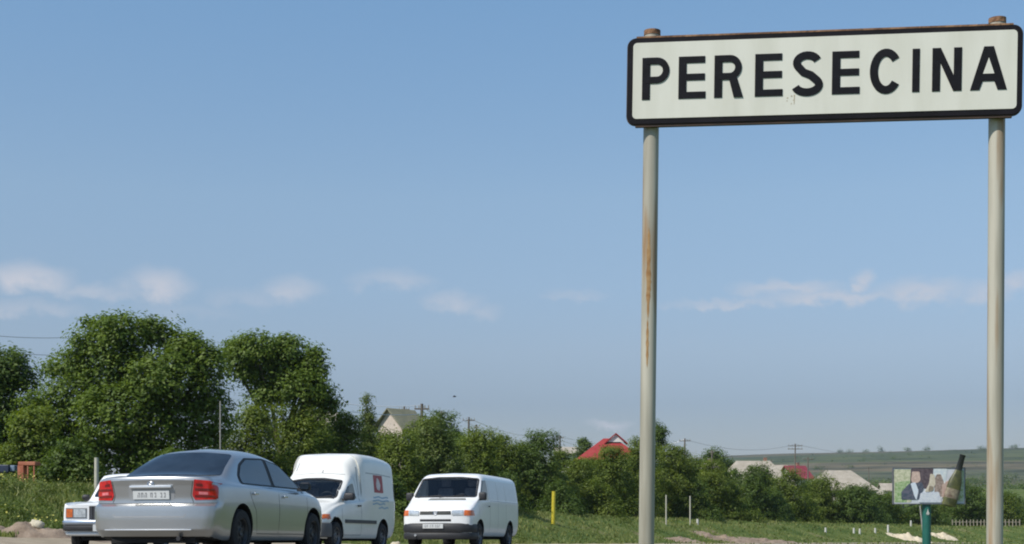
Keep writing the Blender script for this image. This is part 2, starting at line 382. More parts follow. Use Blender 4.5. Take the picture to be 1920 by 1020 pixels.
# ------------------------------------------------------------------ vehicles: lofted bodies and panels laid on them
def pchip(Pn, sub):
    Pn = np.asarray(Pn, float); n = len(Pn); d = np.diff(Pn, axis=0)
    mI = np.zeros_like(Pn)
    a, b = d[:-1], d[1:]
    with np.errstate(divide='ignore', invalid='ignore'):
        hm = 2*a*b/(a+b)
    mI[1:-1] = np.where(a*b > 0, hm, 0); mI[0] = d[0]; mI[-1] = d[-1]
    out = []
    for i in range(n-1):
        for k in range(sub):
            t = k/sub
            h00, h10, h01, h11 = 2*t**3-3*t*t+1, t**3-2*t*t+t, -2*t**3+3*t*t, t**3-t*t
            out.append(h00*Pn[i]+h10*mI[i]+h01*Pn[i+1]+h11*mI[i+1])
    out.append(Pn[-1]); return np.array(out)
def loft_body(stations, subx, subr, deform=None, capcols=14):
    # stations: (x, [(y,z)...]) half rings from the bottom centre round the side to the top centre
    rings = np.array([[(x, y, z) for (y, z) in ring] for x, ring in stations])
    fine = pchip(rings, subx)                                   # along the length
    allr = []
    for rg in fine: allr.append(pchip(rg, subr))
    G = np.array(allr); ns, nr, _ = G.shape
    bm = bmesh.new()
    def V3(p):
        p = np.array(p, float)
        if deform: p = deform(p)
        return bm.verts.new(p)
    Lv = [[V3(G[i, j]) for j in range(nr)] for i in range(ns)]
    Rv = [[Lv[i][j] if j in (0, nr-1) else V3(G[i, j]*np.array((1, -1, 1))) for j in range(nr)] for i in range(ns)]
    for i in range(ns-1):
        for j in range(nr-1):
            for S, flip in ((Lv, 0), (Rv, 1)):
                q = [S[i][j], S[i+1][j], S[i+1][j+1], S[i][j+1]]
                q = list(dict.fromkeys(q))
                if len(q) > 2:
                    try: bm.faces.new(q if not flip else q[::-1])
                    except ValueError: pass
    for i, flip in ((0, 0), (ns-1, 1)):
        prev = None
        for j in range(nr):
            l, r_ = G[i, j], G[i, j]*np.array((1, -1, 1))
            if j in (0, nr-1): row = [Lv[i][j]]*(capcols+1)
            else: row = [Lv[i][j]]+[V3(l+(r_-l)*c/capcols) for c in range(1, capcols)]+[Rv[i][j]]
            if prev:
                for c in range(capcols):
                    q = list(dict.fromkeys([prev[c], prev[c+1], row[c+1], row[c]]))
                    if len(q) > 2:
                        try: bm.faces.new(q)
                        except ValueError: pass
            prev = row
    bmesh.ops.remove_doubles(bm, verts=bm.verts, dist=0.0004)
    bmesh.ops.recalc_face_normals(bm, faces=bm.faces)
    return bm
def round_poly(pts, r, n=4):
    out = []; k = len(pts)
    for i in range(k):
        p0, p1, p2 = Vector(pts[i-1]), Vector(pts[i]), Vector(pts[(i+1) % k])
        a, b = (p0-p1), (p2-p1); rr = min(r, a.length*0.45, b.length*0.45)
        s, e = p1+a.normalized()*rr, p1+b.normalized()*rr
        for q in range(n+1):
            t = q/n; out.append(tuple((1-t)**2*s+2*t*(1-t)*p1+t*t*e))
    return out
AX = {'x+': (lambda a, b: Vector((20, a, b)), Vector((-1, 0, 0))), 'x-': (lambda a, b: Vector((-20, a, b)), Vector((1, 0, 0))),
      'y+': (lambda a, b: Vector((a, 20, b)), Vector((0, -1, 0))), 'y-': (lambda a, b: Vector((a, -20, b)), Vector((0, 1, 0))),
      'z+': (lambda a, b: Vector((a, b, 20)), Vector((0, 0, -1)))}
def patch(bvh, polys, axis, name, mt, parent, off=0.004, res=0.06, r=0.0, sink=0.006):
    """a panel of the given outline(s) lying on the body, with a turned-in edge"""
    if not isinstance(polys[0][0], (tuple, list)): polys = [polys]
    axes = axis if isinstance(axis, list) else [axis]*len(polys)
    bm = bmesh.new()
    for pl, ax in zip(polys, axes):
        if r: pl = round_poly(pl, r)
        bd = []
        for i in range(len(pl)):
            a, b = Vector(pl[i][:2]), Vector(pl[(i+1) % len(pl)][:2]); n = max(1, int((b-a).length/res))
            for q in range(n): bd.append(a.lerp(b, q/n))
        nb = len(bd)
        xs = [p.x for p in bd]; ys = [p.y for p in bd]
        pts = list(bd)
        gx = np.arange(min(xs)+res*.5, max(xs), res); gy = np.arange(min(ys)+res*.5, max(ys), res)
        for x in gx:
            for y in gy:
                ins = False; j = nb-1
                for i in range(nb):
                    if (bd[i].y > y) != (bd[j].y > y) and x < (bd[j].x-bd[i].x)*(y-bd[i].y)/(bd[j].y-bd[i].y)+bd[i].x: ins = not ins
                    j = i
                if ins and min((p-Vector((x, y))).length for p in bd) > res*0.4: pts.append(Vector((x, y)))
        res_ = delaunay_2d_cdt(pts, [(i, (i+1) % nb) for i in range(nb)], [], 1, 1e-5)
        fn, d = AX[ax]; vs_ = []; ns_ = []
        for p in res_[0]:
            h = bvh.ray_cast(fn(p.x, p.y), d)
            if h[0] is None: vs_.append(None); ns_.append(None); continue
            n = h[1]
            if n.dot(d) > 0: n = -n
            vs_.append(bm.verts.new(h[0]+n*off)); ns_.append(n)
        for f in res_[2]:
            if any(vs_[i] is None for i in f): continue
            try: bm.faces.new([vs_[i] for i in f])
            except ValueError: pass
        nrm = {vs_[i]: ns_[i] for i in range(len(vs_)) if vs_[i] is not None}
        bm.verts.index_update()
        low = {}
        for e in [e for e in bm.edges if len(e.link_faces) == 1 and all(v in nrm for v in e.verts)]:
            q = []
            for v in e.verts:
                if v not in low: low[v] = bm.verts.new(v.co-nrm[v]*(off+sink))
                q.append(v)
            try: bm.faces.new([q[0], q[1], low[q[1]], low[q[0]]])
            except ValueError: pass
    bmesh.ops.recalc_face_normals(bm, faces=bm.faces)
    me = bpy.data.meshes.new(name); bm.to_mesh(me); bm.free()
    return link(name, me, mt, parent, True, 35)
patch0 = patch
def strip(pts, w):
    """outline of a thin line of width w along pts"""
    P = [Vector(p) for p in pts]; L_, R_ = [], []
    for i, p in enumerate(P):
        t = (P[min(i+1, len(P)-1)]-P[max(i-1, 0)]).normalized(); n = Vector((-t.y, t.x))
        L_.append(tuple(p+n*w/2)); R_.append(tuple(p-n*w/2))
    return L_+R_[::-1]
def loop_strip(poly, w):
    k = len(poly)//3
    return [strip(poly[:k+1], w), strip(poly[k:2*k+1], w), strip(poly[2*k:]+[poly[0]], w)]
def mirror2(poly): return [(-a, b) for a, b in poly][::-1]
def sweep_bar(path, z0, z1, depth, name, mt, parent, top_in=0.0, bevel=0.012):
    """bumper: plan path of (x,y), outer face on the path, given depth inwards"""
    P = [Vector(p) for p in path]; bm = bmesh.new(); rows = []
    c = Vector((sum(p.x for p in P)/len(P), 0))
    for i, p in enumerate(P):
        t = (P[min(i+1, len(P)-1)]-P[max(i-1, 0)]).normalized(); n = Vector((t.y, -t.x))
        zc = (z0+z1)/2; hh = (z1-z0)/2
        prof = [(0.6, -1), (0.12, -0.9), (0.0, -0.5), (0.0, 0.5), (0.12+top_in, 0.9), (0.6, 1.0), (1, 1), (1, -1)]
        rows.append([bm.verts.new((p.x-n.x*depth*a, p.y-n.y*depth*a, zc+hh*b)) for a, b in prof])
    for i in range(len(rows)-1):
        k = len(rows[i])
        for j in range(k): bm.faces.new([rows[i][j], rows[i+1][j], rows[i+1][(j+1) % k], rows[i][(j+1) % k]])
    bm.faces.new(rows[0]); bm.faces.new(rows[-1][::-1])
    bmesh.ops.recalc_face_normals(bm, faces=bm.faces)
    me = bpy.data.meshes.new(name); bm.to_mesh(me); bm.free()
    return link(name, me, mt, parent, True, 50)
def prism(poly, ax, a0, a1):
    mb = MB(); n = len(poly)
    for d in (a0, a1): mb.v += [(d, p, q) if ax == 'x' else (p, d, q) for p, q in poly]
    mb.f = [tuple(range(n))[::-1], tuple(range(n, 2*n))]+[(i, (i+1) % n, n+(i+1) % n, n+i) for i in range(n)]
    return mb
def cab_interior(root, xs, zs, xd, zd, half, drive):
    for s in (-1, 1):
        t = empty('seat', (xs, s*.36, zs)); t.parent = root
        mb = MB(); mb.box(-.25, .25, -.24, .24, -.1, .06); mb.build('cushion', M_seat, t, True, 50, bevel=.04)
        mb = MB(); mb.add([(-.34, -.22, .05), (-.20, -.22, .05), (-.30, -.20, .62), (-.40, -.20, .62), (-.34, .22, .05), (-.20, .22, .05), (-.30, .20, .62), (-.40, .20, .62)], [(0, 1, 2, 3), (4, 7, 6, 5), (0, 4, 5, 1), (1, 5, 6, 2), (2, 6, 7, 3), (3, 7, 4, 0)]); mb.build('seat_back', M_seat, t, True, 50, bevel=.03)
        mb = MB(); mb.box(-.42, -.32, -.13, .13, .66, .84); mb.build('headrest', M_seat, t, True, 50, bevel=.04)
    mb = MB(); mb.box(xd-.25, xd, -half, half, zd-.35, zd); mb.build('dashboard', M_dash, root, True, 50, bevel=.04)
    mb = MB(); c = Vector((xd-.34, drive*.36, zd+.02)); mb.tube([c+Vector((.07*math.cos(a), .19*math.sin(a), .17*math.cos(a))) for a in np.linspace(0, 2*math.pi, 25)], .014, 6, False)
    mb.tube([c, c+Vector((.2, 0, -.12))], .02, 6); mb.tube([c+Vector((0, -.18, 0)), c, c+Vector((0, .18, 0))], .014, 6); mb.build('steering_wheel', M_black, root, True)
def finish_body(bm, root, paint, wheels, rw, half, name='body', well_in=0.34, extra=(), cavity=None):
    me = bpy.data.meshes.new(name); bm.to_mesh(me); bm.free()
    o = link(name, me, paint, root, False)
    cut = MB()
    for wx in wheels:
        for s in (-1, 1):
            n = 28; b = len(cut.v)
            for yy in (s*(half-well_in), s*(half+0.4)):
                for j in range(n):
                    a = 2*math.pi*j/n; cut.v.append((wx+rw*math.cos(a), yy, 0.02+wheels[wx]+rw*math.sin(a)))
            for j in range(n): cut.f.append((b+j, b+(j+1) % n, b+n+(j+1) % n, b+n+j))
            cut.f.append(tuple(b+j for j in range(n))[::-1]); cut.f.append(tuple(b+n+j for j in range(n)))
    c = cut.build('cutter', None)
    md = o.modifiers.new('b', 'BOOLEAN'); md.object = c; md.operation = 'DIFFERENCE'; md.solver = 'EXACT'
    ex = []
    for q in extra:
        e = q.build('cutter', None); ex.append(e); me2 = o.modifiers.new('b', 'BOOLEAN'); me2.object = e; me2.operation = 'DIFFERENCE'; me2.solver = 'EXACT'
    mw = root.matrix_world.copy(); root.matrix_world = Matrix.Identity(4)
    bpy.context.view_layer.update()
    dg = bpy.context.evaluated_depsgraph_get()
    nm = bpy.data.meshes.new_from_object(o.evaluated_get(dg)); nm.name = name
    o.modifiers.clear(); o.data = nm
    for c_ in [c]+ex:
        cm = c_.data; bpy.data.objects.remove(c_); bpy.data.meshes.remove(cm)
    bpy.data.meshes.remove(me)
    root.matrix_world = mw
    if len(nm.materials) == 0: nm.materials.append(paint)
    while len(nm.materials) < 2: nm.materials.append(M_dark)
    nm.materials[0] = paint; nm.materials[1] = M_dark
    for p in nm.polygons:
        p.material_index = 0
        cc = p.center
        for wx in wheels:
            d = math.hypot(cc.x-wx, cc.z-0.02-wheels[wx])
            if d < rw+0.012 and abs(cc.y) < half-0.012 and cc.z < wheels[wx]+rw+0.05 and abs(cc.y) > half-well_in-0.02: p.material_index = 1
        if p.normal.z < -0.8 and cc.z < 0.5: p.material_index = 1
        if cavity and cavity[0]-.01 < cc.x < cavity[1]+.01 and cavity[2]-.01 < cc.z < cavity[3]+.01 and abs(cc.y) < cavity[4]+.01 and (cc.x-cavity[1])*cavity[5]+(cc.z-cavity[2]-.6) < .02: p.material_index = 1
    nm.polygons.foreach_set('use_smooth', [True]*len(nm.polygons)); nm.set_sharp_from_angle(angle=R(32))
    b2 = bmesh.new(); b2.from_mesh(nm); bv = BVHTree.FromBMesh(b2); b2.free()
    return o, bv
def bvh_of(bm): return BVHTree.FromBMesh(bm)
def wheel(root, x, y, r, w, rim_mat=None, hub='spokes'):
    s = 1 if y > 0 else -1
    t = empty('wheel', (x, y, r)); t.parent = root
    mb = MB(); mb.lathe_y([(r*0.62, -w/2), (r*0.80, -w/2), (r*0.95, -w*0.46), (r, -w*0.32), (r, w*0.32), (r*0.95, w*0.46), (r*0.80, w/2), (r*0.62, w/2), (r*0.62, -w/2)], sgn=s, n=36)
    mb.build('tyre', M_tyre, t, True, 40)
    rb = MB(); rb.lathe_y([(0.001, w*0.36), (r*0.14, w*0.40), (r*0.20, w*0.30), (r*0.50, w*0.26), (r*0.56, w*0.42), (r*0.63, w*0.46), (r*0.64, w*0.30), (r*0.6, -w*0.3)], sgn=s, n=36)
    rb.build('rim', rim_mat or M_rim, t, True, 35)
    hb = MB()
    for k in range(7):
        a = 2*math.pi*k/7; ca, sa = math.cos(a), math.sin(a); q = []
        for (rr, ww) in ((r*0.28, 0.018), (r*0.46, 0.028)):
            for sg in (-1, 1): q.append((rr*ca-sg*ww*sa, s*w*0.30, rr*sa+sg*ww*ca))
        hb.add(q, [(0, 1, 3, 2)])
    tag(hb.build('rim_slots', M_dark, t), kind='stuff')
    return t
def place(root, x, y, heading):
    """heading: unit vector in plan; the car follows the fall of the road"""
    h = Vector((heading[0], heading[1], 0)); n = Vector((0, 0.028, 1)).normalized()
    fx = (h-n*h.dot(n)).normalized(); fy = n.cross(fx)
    Mx = Matrix((fx, fy, n)).transposed().to_4x4(); Mx.translation = Vector((x, y, Hs(x, y)+0.004))
    root.matrix_world = Mx
def number_plate(root, x, zc, tilt, front, w=0.52, h=0.112, yc=0.0, backing=True):
    s = 1 if front else -1
    pm = MB(); pm.box(-0.006, 0.006, -w/2, w/2, -h/2, h/2)
    p = pm.build('number_plate', M_plate, root); p.location = (x, yc, zc); p.rotation_euler = (0, tilt, 0)
    cm = MB(); xs = s*0.0085; rr = random.Random(int(x*100)); y = -w*0.40
    for g in (2, 2, 3):                                        # worn characters too small to read
        for _ in range(g):
            cw = 0.032
            cm.box(min(xs, xs-s*0.002), max(xs, xs-s*0.002), y, y+0.009, -h*0.28, h*0.28)
            if rr.random() < .7: cm.box(min(xs, xs-s*0.002), max(xs, xs-s*0.002), y+cw-.009, y+cw, -h*0.28, h*0.28*rr.choice((1, .2)))
            cm.box(min(xs, xs-s*0.002), max(xs, xs-s*0.002), y+.0095, y+cw-.0095, h*0.17, h*0.28)
            if rr.random() < .6: cm.box(min(xs, xs-s*0.002), max(xs, xs-s*0.002), y+.0095, y+cw-.0095, -h*0.28, -h*0.17)
            y += 0.05
        y += 0.035
    tag(cm.build('plate_characters', M_ink, p), kind='stuff')
    return p
def handle(root, bvh, x, z, s, mt, w=0.13):
    h = bvh.ray_cast(Vector((x, s*20, z)), Vector((0, -s, 0)))[0]
    mb = MB(); mb.box(-w/2, w/2, -0.016, 0.016, -0.014, 0.014)
    o = mb.build('door_handle', mt, root, bevel=0.006); o.location = (x, h.y+s*0.02, z)
def mirror(root, x, y, z, mt, sx=0.10, sy=0.20, sz=0.14, gm=None):
    s = 1 if y > 0 else -1
    mb = MB(); mb.box(-sx/2, sx/2, -sy/2, sy/2, -sz/2, sz/2); o = mb.build('wing_mirror', mt, root, True, 50, bevel=0.035)
    o.location = (x, y+s*sy*0.5, z)
    a = MB(); a.box(-0.03, 0.03, -0.09, 0.05, -0.04, 0.01); k = a.build('mirror_arm', M_black, o); k.location = (0, -s*sy*0.45, -sz*0.3); 
    g = MB(); g.box(-sx/2-0.004, -sx/2+0.001, -sy*0.38, sy*0.38, -sz*0.36, sz*0.36); g.build('mirror_glass', gm or M_glass, o)

def ring(zb, ws, *pts): return [(0, zb), (ws, zb)]+list(pts)

# ---- silver saloon
def silver_saloon():
    root = empty('silver_car', label='silver four-door saloon seen from behind at the left, red tail lamps lit by the sun', cat='car')
    S = [(-1.03, ring(.30, .66, (.76, .36), (.81, .62), (.80, .91), (.76, .975), (.66, .995), (.35, 1.000), (0, 1.005))),
         (-1.00, ring(.25, .74, (.84, .36), (.87, .62), (.84, .92), (.80, 1.0), (.70, 1.035), (.4, 1.045), (0, 1.050))),
         (-0.80, ring(.22, .80, (.865, .38), (.888, .64), (.865, .91), (.81, .985), (.70, 1.045), (.4, 1.065), (0, 1.070))),
         (-0.42, ring(.20, .81, (.872, .40), (.885, .66), (.865, .92), (.81, 1.0), (.71, 1.065), (.4, 1.088), (0, 1.095))),
         (0.0, ring(.20, .81, (.875, .40), (.885, .66), (.865, .93), (.80, 1.0), (.655, 1.24), (.42, 1.285), (0, 1.30))),
         (0.42, ring(.20, .81, (.87, .40), (.882, .66), (.865, .93), (.79, 1.0), (.595, 1.385), (.40, 1.455), (0, 1.485))),
         (1.10, ring(.20, .81, (.87, .40), (.88, .66), (.862, .92), (.785, .985), (.585, 1.415), (.38, 1.50), (0, 1.54))),
         (1.75, ring(.20, .81, (.87, .40), (.88, .66), (.86, .91), (.785, .97), (.605, 1.36), (.40, 1.44), (0, 1.47))),
         (2.20, ring(.20, .81, (.87, .40), (.88, .66), (.86, .90), (.785, .95), (.68, 1.16), (.42, 1.22), (0, 1.24))),
         (2.62, ring(.20, .81, (.87, .40), (.88, .66), (.86, .88), (.79, .93), (.74, .98), (.42, 1.01), (0, 1.02))),
         (3.10, ring(.20, .80, (.86, .40), (.87, .64), (.84, .82), (.79, .87), (.70, .905), (.4, .93), (0, .94))),
         (3.45, ring(.22, .74, (.80, .38), (.81, .58), (.77, .71), (.72, .75), (.62, .79), (.35, .81), (0, .82))),
         (3.58, ring(.24, .66, (.70, .36), (.71, .54), (.67, .62), (.63, .65), (.52, .68), (.3, .70), (0, .71))),
         (3.63, ring(.28, .55, (.60, .36), (.61, .50), (.58, .57), (.55, .60), (.45, .62), (.28, .635), (0, .64)))]
    zz = [0.20, 0.30, 0.345, 0.50, 0.655, 0.70, 0.76, 0.93, 1.00, 1.06]; oo = [0.07, 0.025, -0.01, -0.015, -0.005, 0.085, 0.09, 0.065, 0.045, 0.03]
    def deform(p):
        x, y, z = p; a = abs(y)/0.88
        if x < -0.45:
            t = min(1, (-0.45-x)/0.5); t = t*t*(3-2*t)
            x = x+t*(0.15*a**3.0)+t*np.interp(z, zz, oo)
        if x > 2.9:
            t = min(1, (x-2.9)/0.6); x = x-t*0.28*a**2.6
        return (x, y, z)
    bm = loft_body(S, 6, 8, deform, 24)
    bv = bvh_of(bm)
    body, _ = finish_body(bm, root, M_silver, {0.0: 0.325, 2.70: 0.325}, 0.372, 0.87)
    # glass
    patch(bv, [(-.66, 1.085), (.66, 1.085), (.70, 1.085), (.56, 1.405), (.2, 1.437), (-.2, 1.437), (-.56, 1.405), (-.70, 1.085)], 'x-', 'rear_window', M_glass, root, 0.006, 0.05, 0.05)
    patch(bv, [(-.74, 1.035), (.74, 1.035), (.59, 1.38), (.2, 1.42), (-.2, 1.42), (-.59, 1.38)], 'x+', 'windscreen', M_glass, root, 0.006, 0.06, 0.05)
    for s, ax in ((1, 'y+'), (-1, 'y-')):
        patch(bv, [(2.50, .985), (2.42, 1.03), (1.80, 1.345), (1.30, 1.405), (.60, 1.375), (.30, 1.27), (.09, 1.10), (.10, .985)], ax, 'window_surround', M_trim, root, 0.003, 0.05, 0.05)
        patch(bv, [(2.36, 1.00), (1.82, 1.31), (1.36, 1.375), (1.36, 1.00)], ax, 'side_window', M_glass, root, 0.008, 0.05, 0.035)
        patch(bv, [(1.24, 1.00), (1.24, 1.375), (.62, 1.345), (.36, 1.255), (.16, 1.10), (.16, 1.00)], ax, 'side_window', M_glass, root, 0.008, 0.05, 0.035)
        for pts in ([(1.30, .98), (1.32, .60), (1.30, .30)], [(2.42, .96), (2.44, .6), (2.38, .30)], [(.22, .97), (.30, .80), (.46, .62), (.52, .32)], [(.52, .30), (2.38, .30)]):
            patch(bv, strip(pts, 0.009), ax, 'door_gap', M_seam, root, 0.0012, 0.08)
        handle(root, bv, 0.42, .86, s, M_chrome); handle(root, bv, 1.52, .85, s, M_chrome)
        mirror(root, 2.22, s*.84, 1.03, M_black, .10, .17, .12)
        wheel(root, 0, s*.775, .318, .215, M_rimd); wheel(root, 2.70, s*.775, .318, .215, M_rimd)
        # tail lamps wrap round the corner: one lamp, lens facets of two reds
        sg = s
        rear = [(sg*.60, 1.005), (sg*.79, .99), (sg*.845, .955), (sg*.850, .745), (sg*.60, .735), (sg*.565, .80)]
        lamp = patch(bv, [rear, [(-.835, .94), (-.77, .925), (-.745, .90), (-.77, .755), (-.835, .75)]], ['x-', ax], 'tail_lamp', M_red, root, 0.008, 0.03)
        for z0 in (.775, .865):
            patch(bv, [(sg*.60, z0), (sg*.835, z0-.006), (sg*.835, z0+.022), (sg*.60, z0+.03)], 'x-', 'lens_band', M_redd, lamp, 0.012, 0.04)
        patch(bv, [(sg*.62, .925), (sg*.70, .92), (sg*.70, .95), (sg*.62, .96)], 'x-', 'lens_band', M_orange if False else M_redd, lamp, 0.012, 0.04)
        patch(bv, [(sg*.65, .812), (sg*.76, .808), (sg*.76, .842), (sg*.65, .848)], 'x-', 'reversing_lens', M_lamp if False else mat('pink_lens', (.75, .20, .22), .15, coat=.8, var=.2, scale=20), lamp, 0.012, 0.04)
        hl = [(sg*.42, .60), (sg*.78, .66), (sg*.80, .74), (sg*.50, .70)]
        patch(bv, hl, 'x+', 'headlight', M_lamp, root, 0.008, 0.04)
    # boot lid and bumper lines, plate recess, garnish, badge
    patch(bv, [strip([(-.58, .985), (-.545, .80), (-.58, .705)], .008)], 'x-', 'boot_gap', M_seam, root, .001, .05)
    patch(bv, [strip([(.58, .985), (.545, .80), (.58, .705)], .008)], 'x-', 'boot_gap', M_seam, root, .001, .05)
    patch(bv, [strip([(-.86, .70), (-.5, .695), (.5, .695), (.86, .70)], .008)], 'x-', 'bumper_gap', M_seam, root, .001, .05)
    patch(bv, [strip([(-.52, .55), (-.50, .515), (.50, .515), (.52, .55)], .012)], 'x-', 'bumper_crease', M_seam_lt, root, .001, .05)
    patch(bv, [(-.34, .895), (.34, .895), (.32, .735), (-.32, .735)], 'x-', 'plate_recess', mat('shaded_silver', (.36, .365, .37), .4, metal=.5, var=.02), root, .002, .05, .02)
    def barx(name, y0, y1, z0, z1, d, mt):
        h = bv.ray_cast(Vector((-20, (y0+y1)/2, (z0+z1)/2)), Vector((1, 0, 0)))[0]
        mb = MB(); mb.box(h.x-d, h.x+.02, y0, y1, z0, z1); return mb.build(name, mt, root, True, 40, bevel=.006)
    barx('boot_garnish', -.30, .30, .895, .93, .035, mat('bright_trim', (.66, .67, .68), .28, metal=.5, coat=.5, var=.03))
    barx('lower_bumper_lip', -.62, .62, .335, .352, .022, mat('bright_trim', (.72, .73, .74), .28, metal=.5, coat=.5, var=.03))
    hx = bv.ray_cast(Vector((-20, 0, .80)), Vector((1, 0, 0)))[0].x
    number_plate(root, hx-.012, .805, R(-6), False)
    mb = MB(); n = 20
    mb.tube([(0, .045*math.cos(a), .030*math.sin(a)) for a in np.linspace(0, 2*math.pi, n+1)], .006, 6, False)
    mb.tube([(0, .018*math.cos(a), .026*math.sin(a)) for a in np.linspace(0, 2*math.pi, n+1)], .005, 6, False)
    mb.tube([(0, .036*math.cos(a), .008+.012*math.sin(a)) for a in np.linspace(0, 2*math.pi, n+1)], .005, 6, False)
    hx = bv.ray_cast(Vector((-20, 0, .95)), Vector((1, 0, 0)))[0].x
    e = mb.build('badge', M_chrome, root, True); e.location = (hx-.008, 0, .95)
    mb = MB(); mb.tube([(-.92, -.42, .23), (-1.02, -.42, .23)], .03, 10); mb.build('exhaust_pipe', M_black, root, True)
    mb = MB(); mb.box(-.9, 3.4, -.6, .6, .17, .3); mb.build('underbody', M_dark, root)
    return root
saloon = silver_saloon()
place(saloon, -4.55, 19.7, (math.sin(R(13)), math.cos(R(13))))

# ---- small white high-roofed van
def small_van():
    root = empty('white_van', label='small white high-roofed van with red logo, just beyond the silver car', cat='van')
    S = [(-.80, ring(.36, .62, (.70, .45), (.74, .70), (.74, 1.02), (.73, 1.10), (.70, 1.64), (.54, 1.74), (0, 1.77))),
         (-.77, ring(.30, .70, (.80, .42), (.83, .70), (.83, 1.02), (.81, 1.10), (.74, 1.69), (.58, 1.79), (0, 1.82))),
         (-.55, ring(.26, .76, (.83, .42), (.85, .70), (.85, 1.02), (.84, 1.10), (.765, 1.71), (.60, 1.82), (0, 1.85))),
         (0.3, ring(.24, .78, (.84, .42), (.855, .70), (.855, 1.02), (.845, 1.10), (.77, 1.73), (.62, 1.86), (0, 1.88))),
         (0.95, ring(.24, .78, (.84, .42), (.855, .70), (.85, 1.0), (.84, 1.08), (.765, 1.71), (.60, 1.86), (0, 1.88))),
         (1.22, ring(.24, .78, (.84, .42), (.85, .68), (.84, .97), (.80, 1.03), (.69, 1.62), (.55, 1.80), (0, 1.84))),
         (1.40, ring(.24, .78, (.84, .42), (.845, .68), (.83, .96), (.79, 1.02), (.655, 1.50), (.48, 1.68), (0, 1.74))),
         (1.60, ring(.24, .78, (.84, .42), (.845, .68), (.83, .95), (.78, 1.01), (.66, 1.40), (.48, 1.46), (0, 1.49))),
         (1.98, ring(.24, .78, (.84, .42), (.84, .68), (.82, .93), (.77, .99), (.71, 1.18), (.48, 1.24), (0, 1.26))),
         (2.36, ring(.24, .78, (.84, .42), (.84, .68), (.81, .90), (.76, .94), (.72, .98), (.46, 1.01), (0, 1.02))),
         (2.85, ring(.24, .78, (.83, .42), (.83, .64), (.79, .80), (.74, .84), (.66, .89), (.42, .93), (0, .94))),
         (3.18, ring(.24, .74, (.80, .40), (.80, .60), (.75, .70), (.70, .73), (.62, .77), (.40, .80), (0, .81))),
         (3.32, ring(.26, .66, (.72, .38), (.73, .54), (.69, .62), (.65, .64), (.56, .67), (.36, .69), (0, .70))),
         (3.36, ring(.30, .56, (.62, .38), (.63, .50), (.60, .56), (.56, .58), (.48, .60), (.32, .62), (0, .63)))]
    def fz(z): return z+max(0, z-.9)*.155
    def patch(bvh, polys, *a, **k):
        st = lambda pl: [(x, fz(y)) for x, y in pl]
        return patch0(bvh, [st(p) for p in polys] if isinstance(polys[0][0], (tuple, list)) else st(polys), *a, **k)
    def deform(p):
        x, y, z = p; a = abs(y)/0.86
        if x > 2.6: t = min(1, (x-2.6)/0.6); x = x-t*0.22*a**2.4
        if 1.15 < x < 2.0 and z > 1.1: x = x-0.10*a**2
        return (x, y, fz(z))
    bm = loft_body(S, 6, 7, deform, 16); bv = bvh_of(bm)
    WS = [(-.67, 1.045), (.67, 1.045), (.585, 1.35), (.2, 1.395), (-.2, 1.395), (-.585, 1.35)]; SW = [(2.12, 1.03), (1.74, 1.26), (1.50, 1.32), (1.42, 1.32), (1.38, 1.04)]
    WSi = [(y*.97, fz(1.21+(z-1.21)*.94)) for y, z in WS]; SWi = [(1.70+(x-1.70)*.93, fz(1.16+(z-1.16)*.92)) for x, z in SW]
    finish_body(bm, root, M_white, {0.0: 0.30, 2.60: 0.30}, 0.355, 0.845, extra=[prism([(1.15, .50), (2.15, .50), (2.25, .99), (1.66, 1.40), (1.15, 1.42)], 'y', -.62, .62), prism(WSi, 'x', 1.4, 4), prism(SWi, 'y', -1.2, 1.2)], cavity=(1.15, 2.25, .50, 1.42, .62, 0))
    cab_interior(root, 1.50, .68, 2.24, 1.00, .60, 1)
    patch(bv, loop_strip(round_poly(WS, .04), .03), 'x+', 'window_rubber', M_trim, root, .003, .05)
    patch(bv, WS, 'x+', 'windscreen', M_clear, root, -.004, .05, .04, sink=.004)
    patch(bv, [strip([(-.62, 1.47), (0, 1.505), (.62, 1.47)], .012)], 'x+', 'roof_seam', M_seam_lt, root, .001, .05)
    patch(bv, [strip([(-.50, 1.70), (-.52, 1.54)], .03)], 'x+', 'roof_mark', M_seam_lt, root, .002, .05)  # darker upright mark on the front of the high roof
    patch(bv, [strip([(.10, 1.56), (.10, 1.50)], .03)], 'x+', 'washer_mark', M_seam_lt, root, .002, .05)
    wp = MB(); 
    for y0, y1 in ((-.50, .02), (.02, .56)):
        a = bv.ray_cast(Vector((20, y0, 1.03)), Vector((-1, 0, 0)))[0]; b = bv.ray_cast(Vector((20, y1, 1.13)), Vector((-1, 0, 0)))[0]
        wp.tube([(a.x+.03, y0, 1.03), (b.x+.025, y1, 1.11)], .008, 5)
    wp.build('wiper', M_black, root)
    for s, ax in ((1, 'y+'), (-1, 'y-')):
        patch(bv, [(2.12, 1.03), (1.74, 1.26), (1.50, 1.32), (1.42, 1.32), (1.38, 1.04)], ax, 'side_window', M_clear, root, -.004, .04, .03, sink=.004)
        for pts in ([(1.30, 1.06), (1.36, 1.42), (1.44, 1.44)], [(1.30, 1.06), (1.28, .60), (1.30, .32)], [(2.30, .96), (2.33, .60), (2.25, .32)], [(1.30, .32), (2.25, .32)]):
            patch(bv, strip(pts, .012), ax, 'door_gap', M_seam_lt, root, .001, .06)
        patch(bv, strip([(1.26, 1.10), (1.24, 1.40), (1.20, 1.62)], .02), ax, 'roof_box_seam', M_seam_lt, root, .002, .05)
        patch(bv, strip([(-.55, 1.50), (.2, 1.52), (.95, 1.52)], .014), ax, 'side_crease', M_seam_lt, root, .001, .06)
        patch(bv, [(.46, .56), (2.18, .56), (2.18, .63), (.46, .63)], ax, 'rubbing_strip', mat('grey_rubber', (.09, .09, .085), .7, var=.2), root, .018, .08)
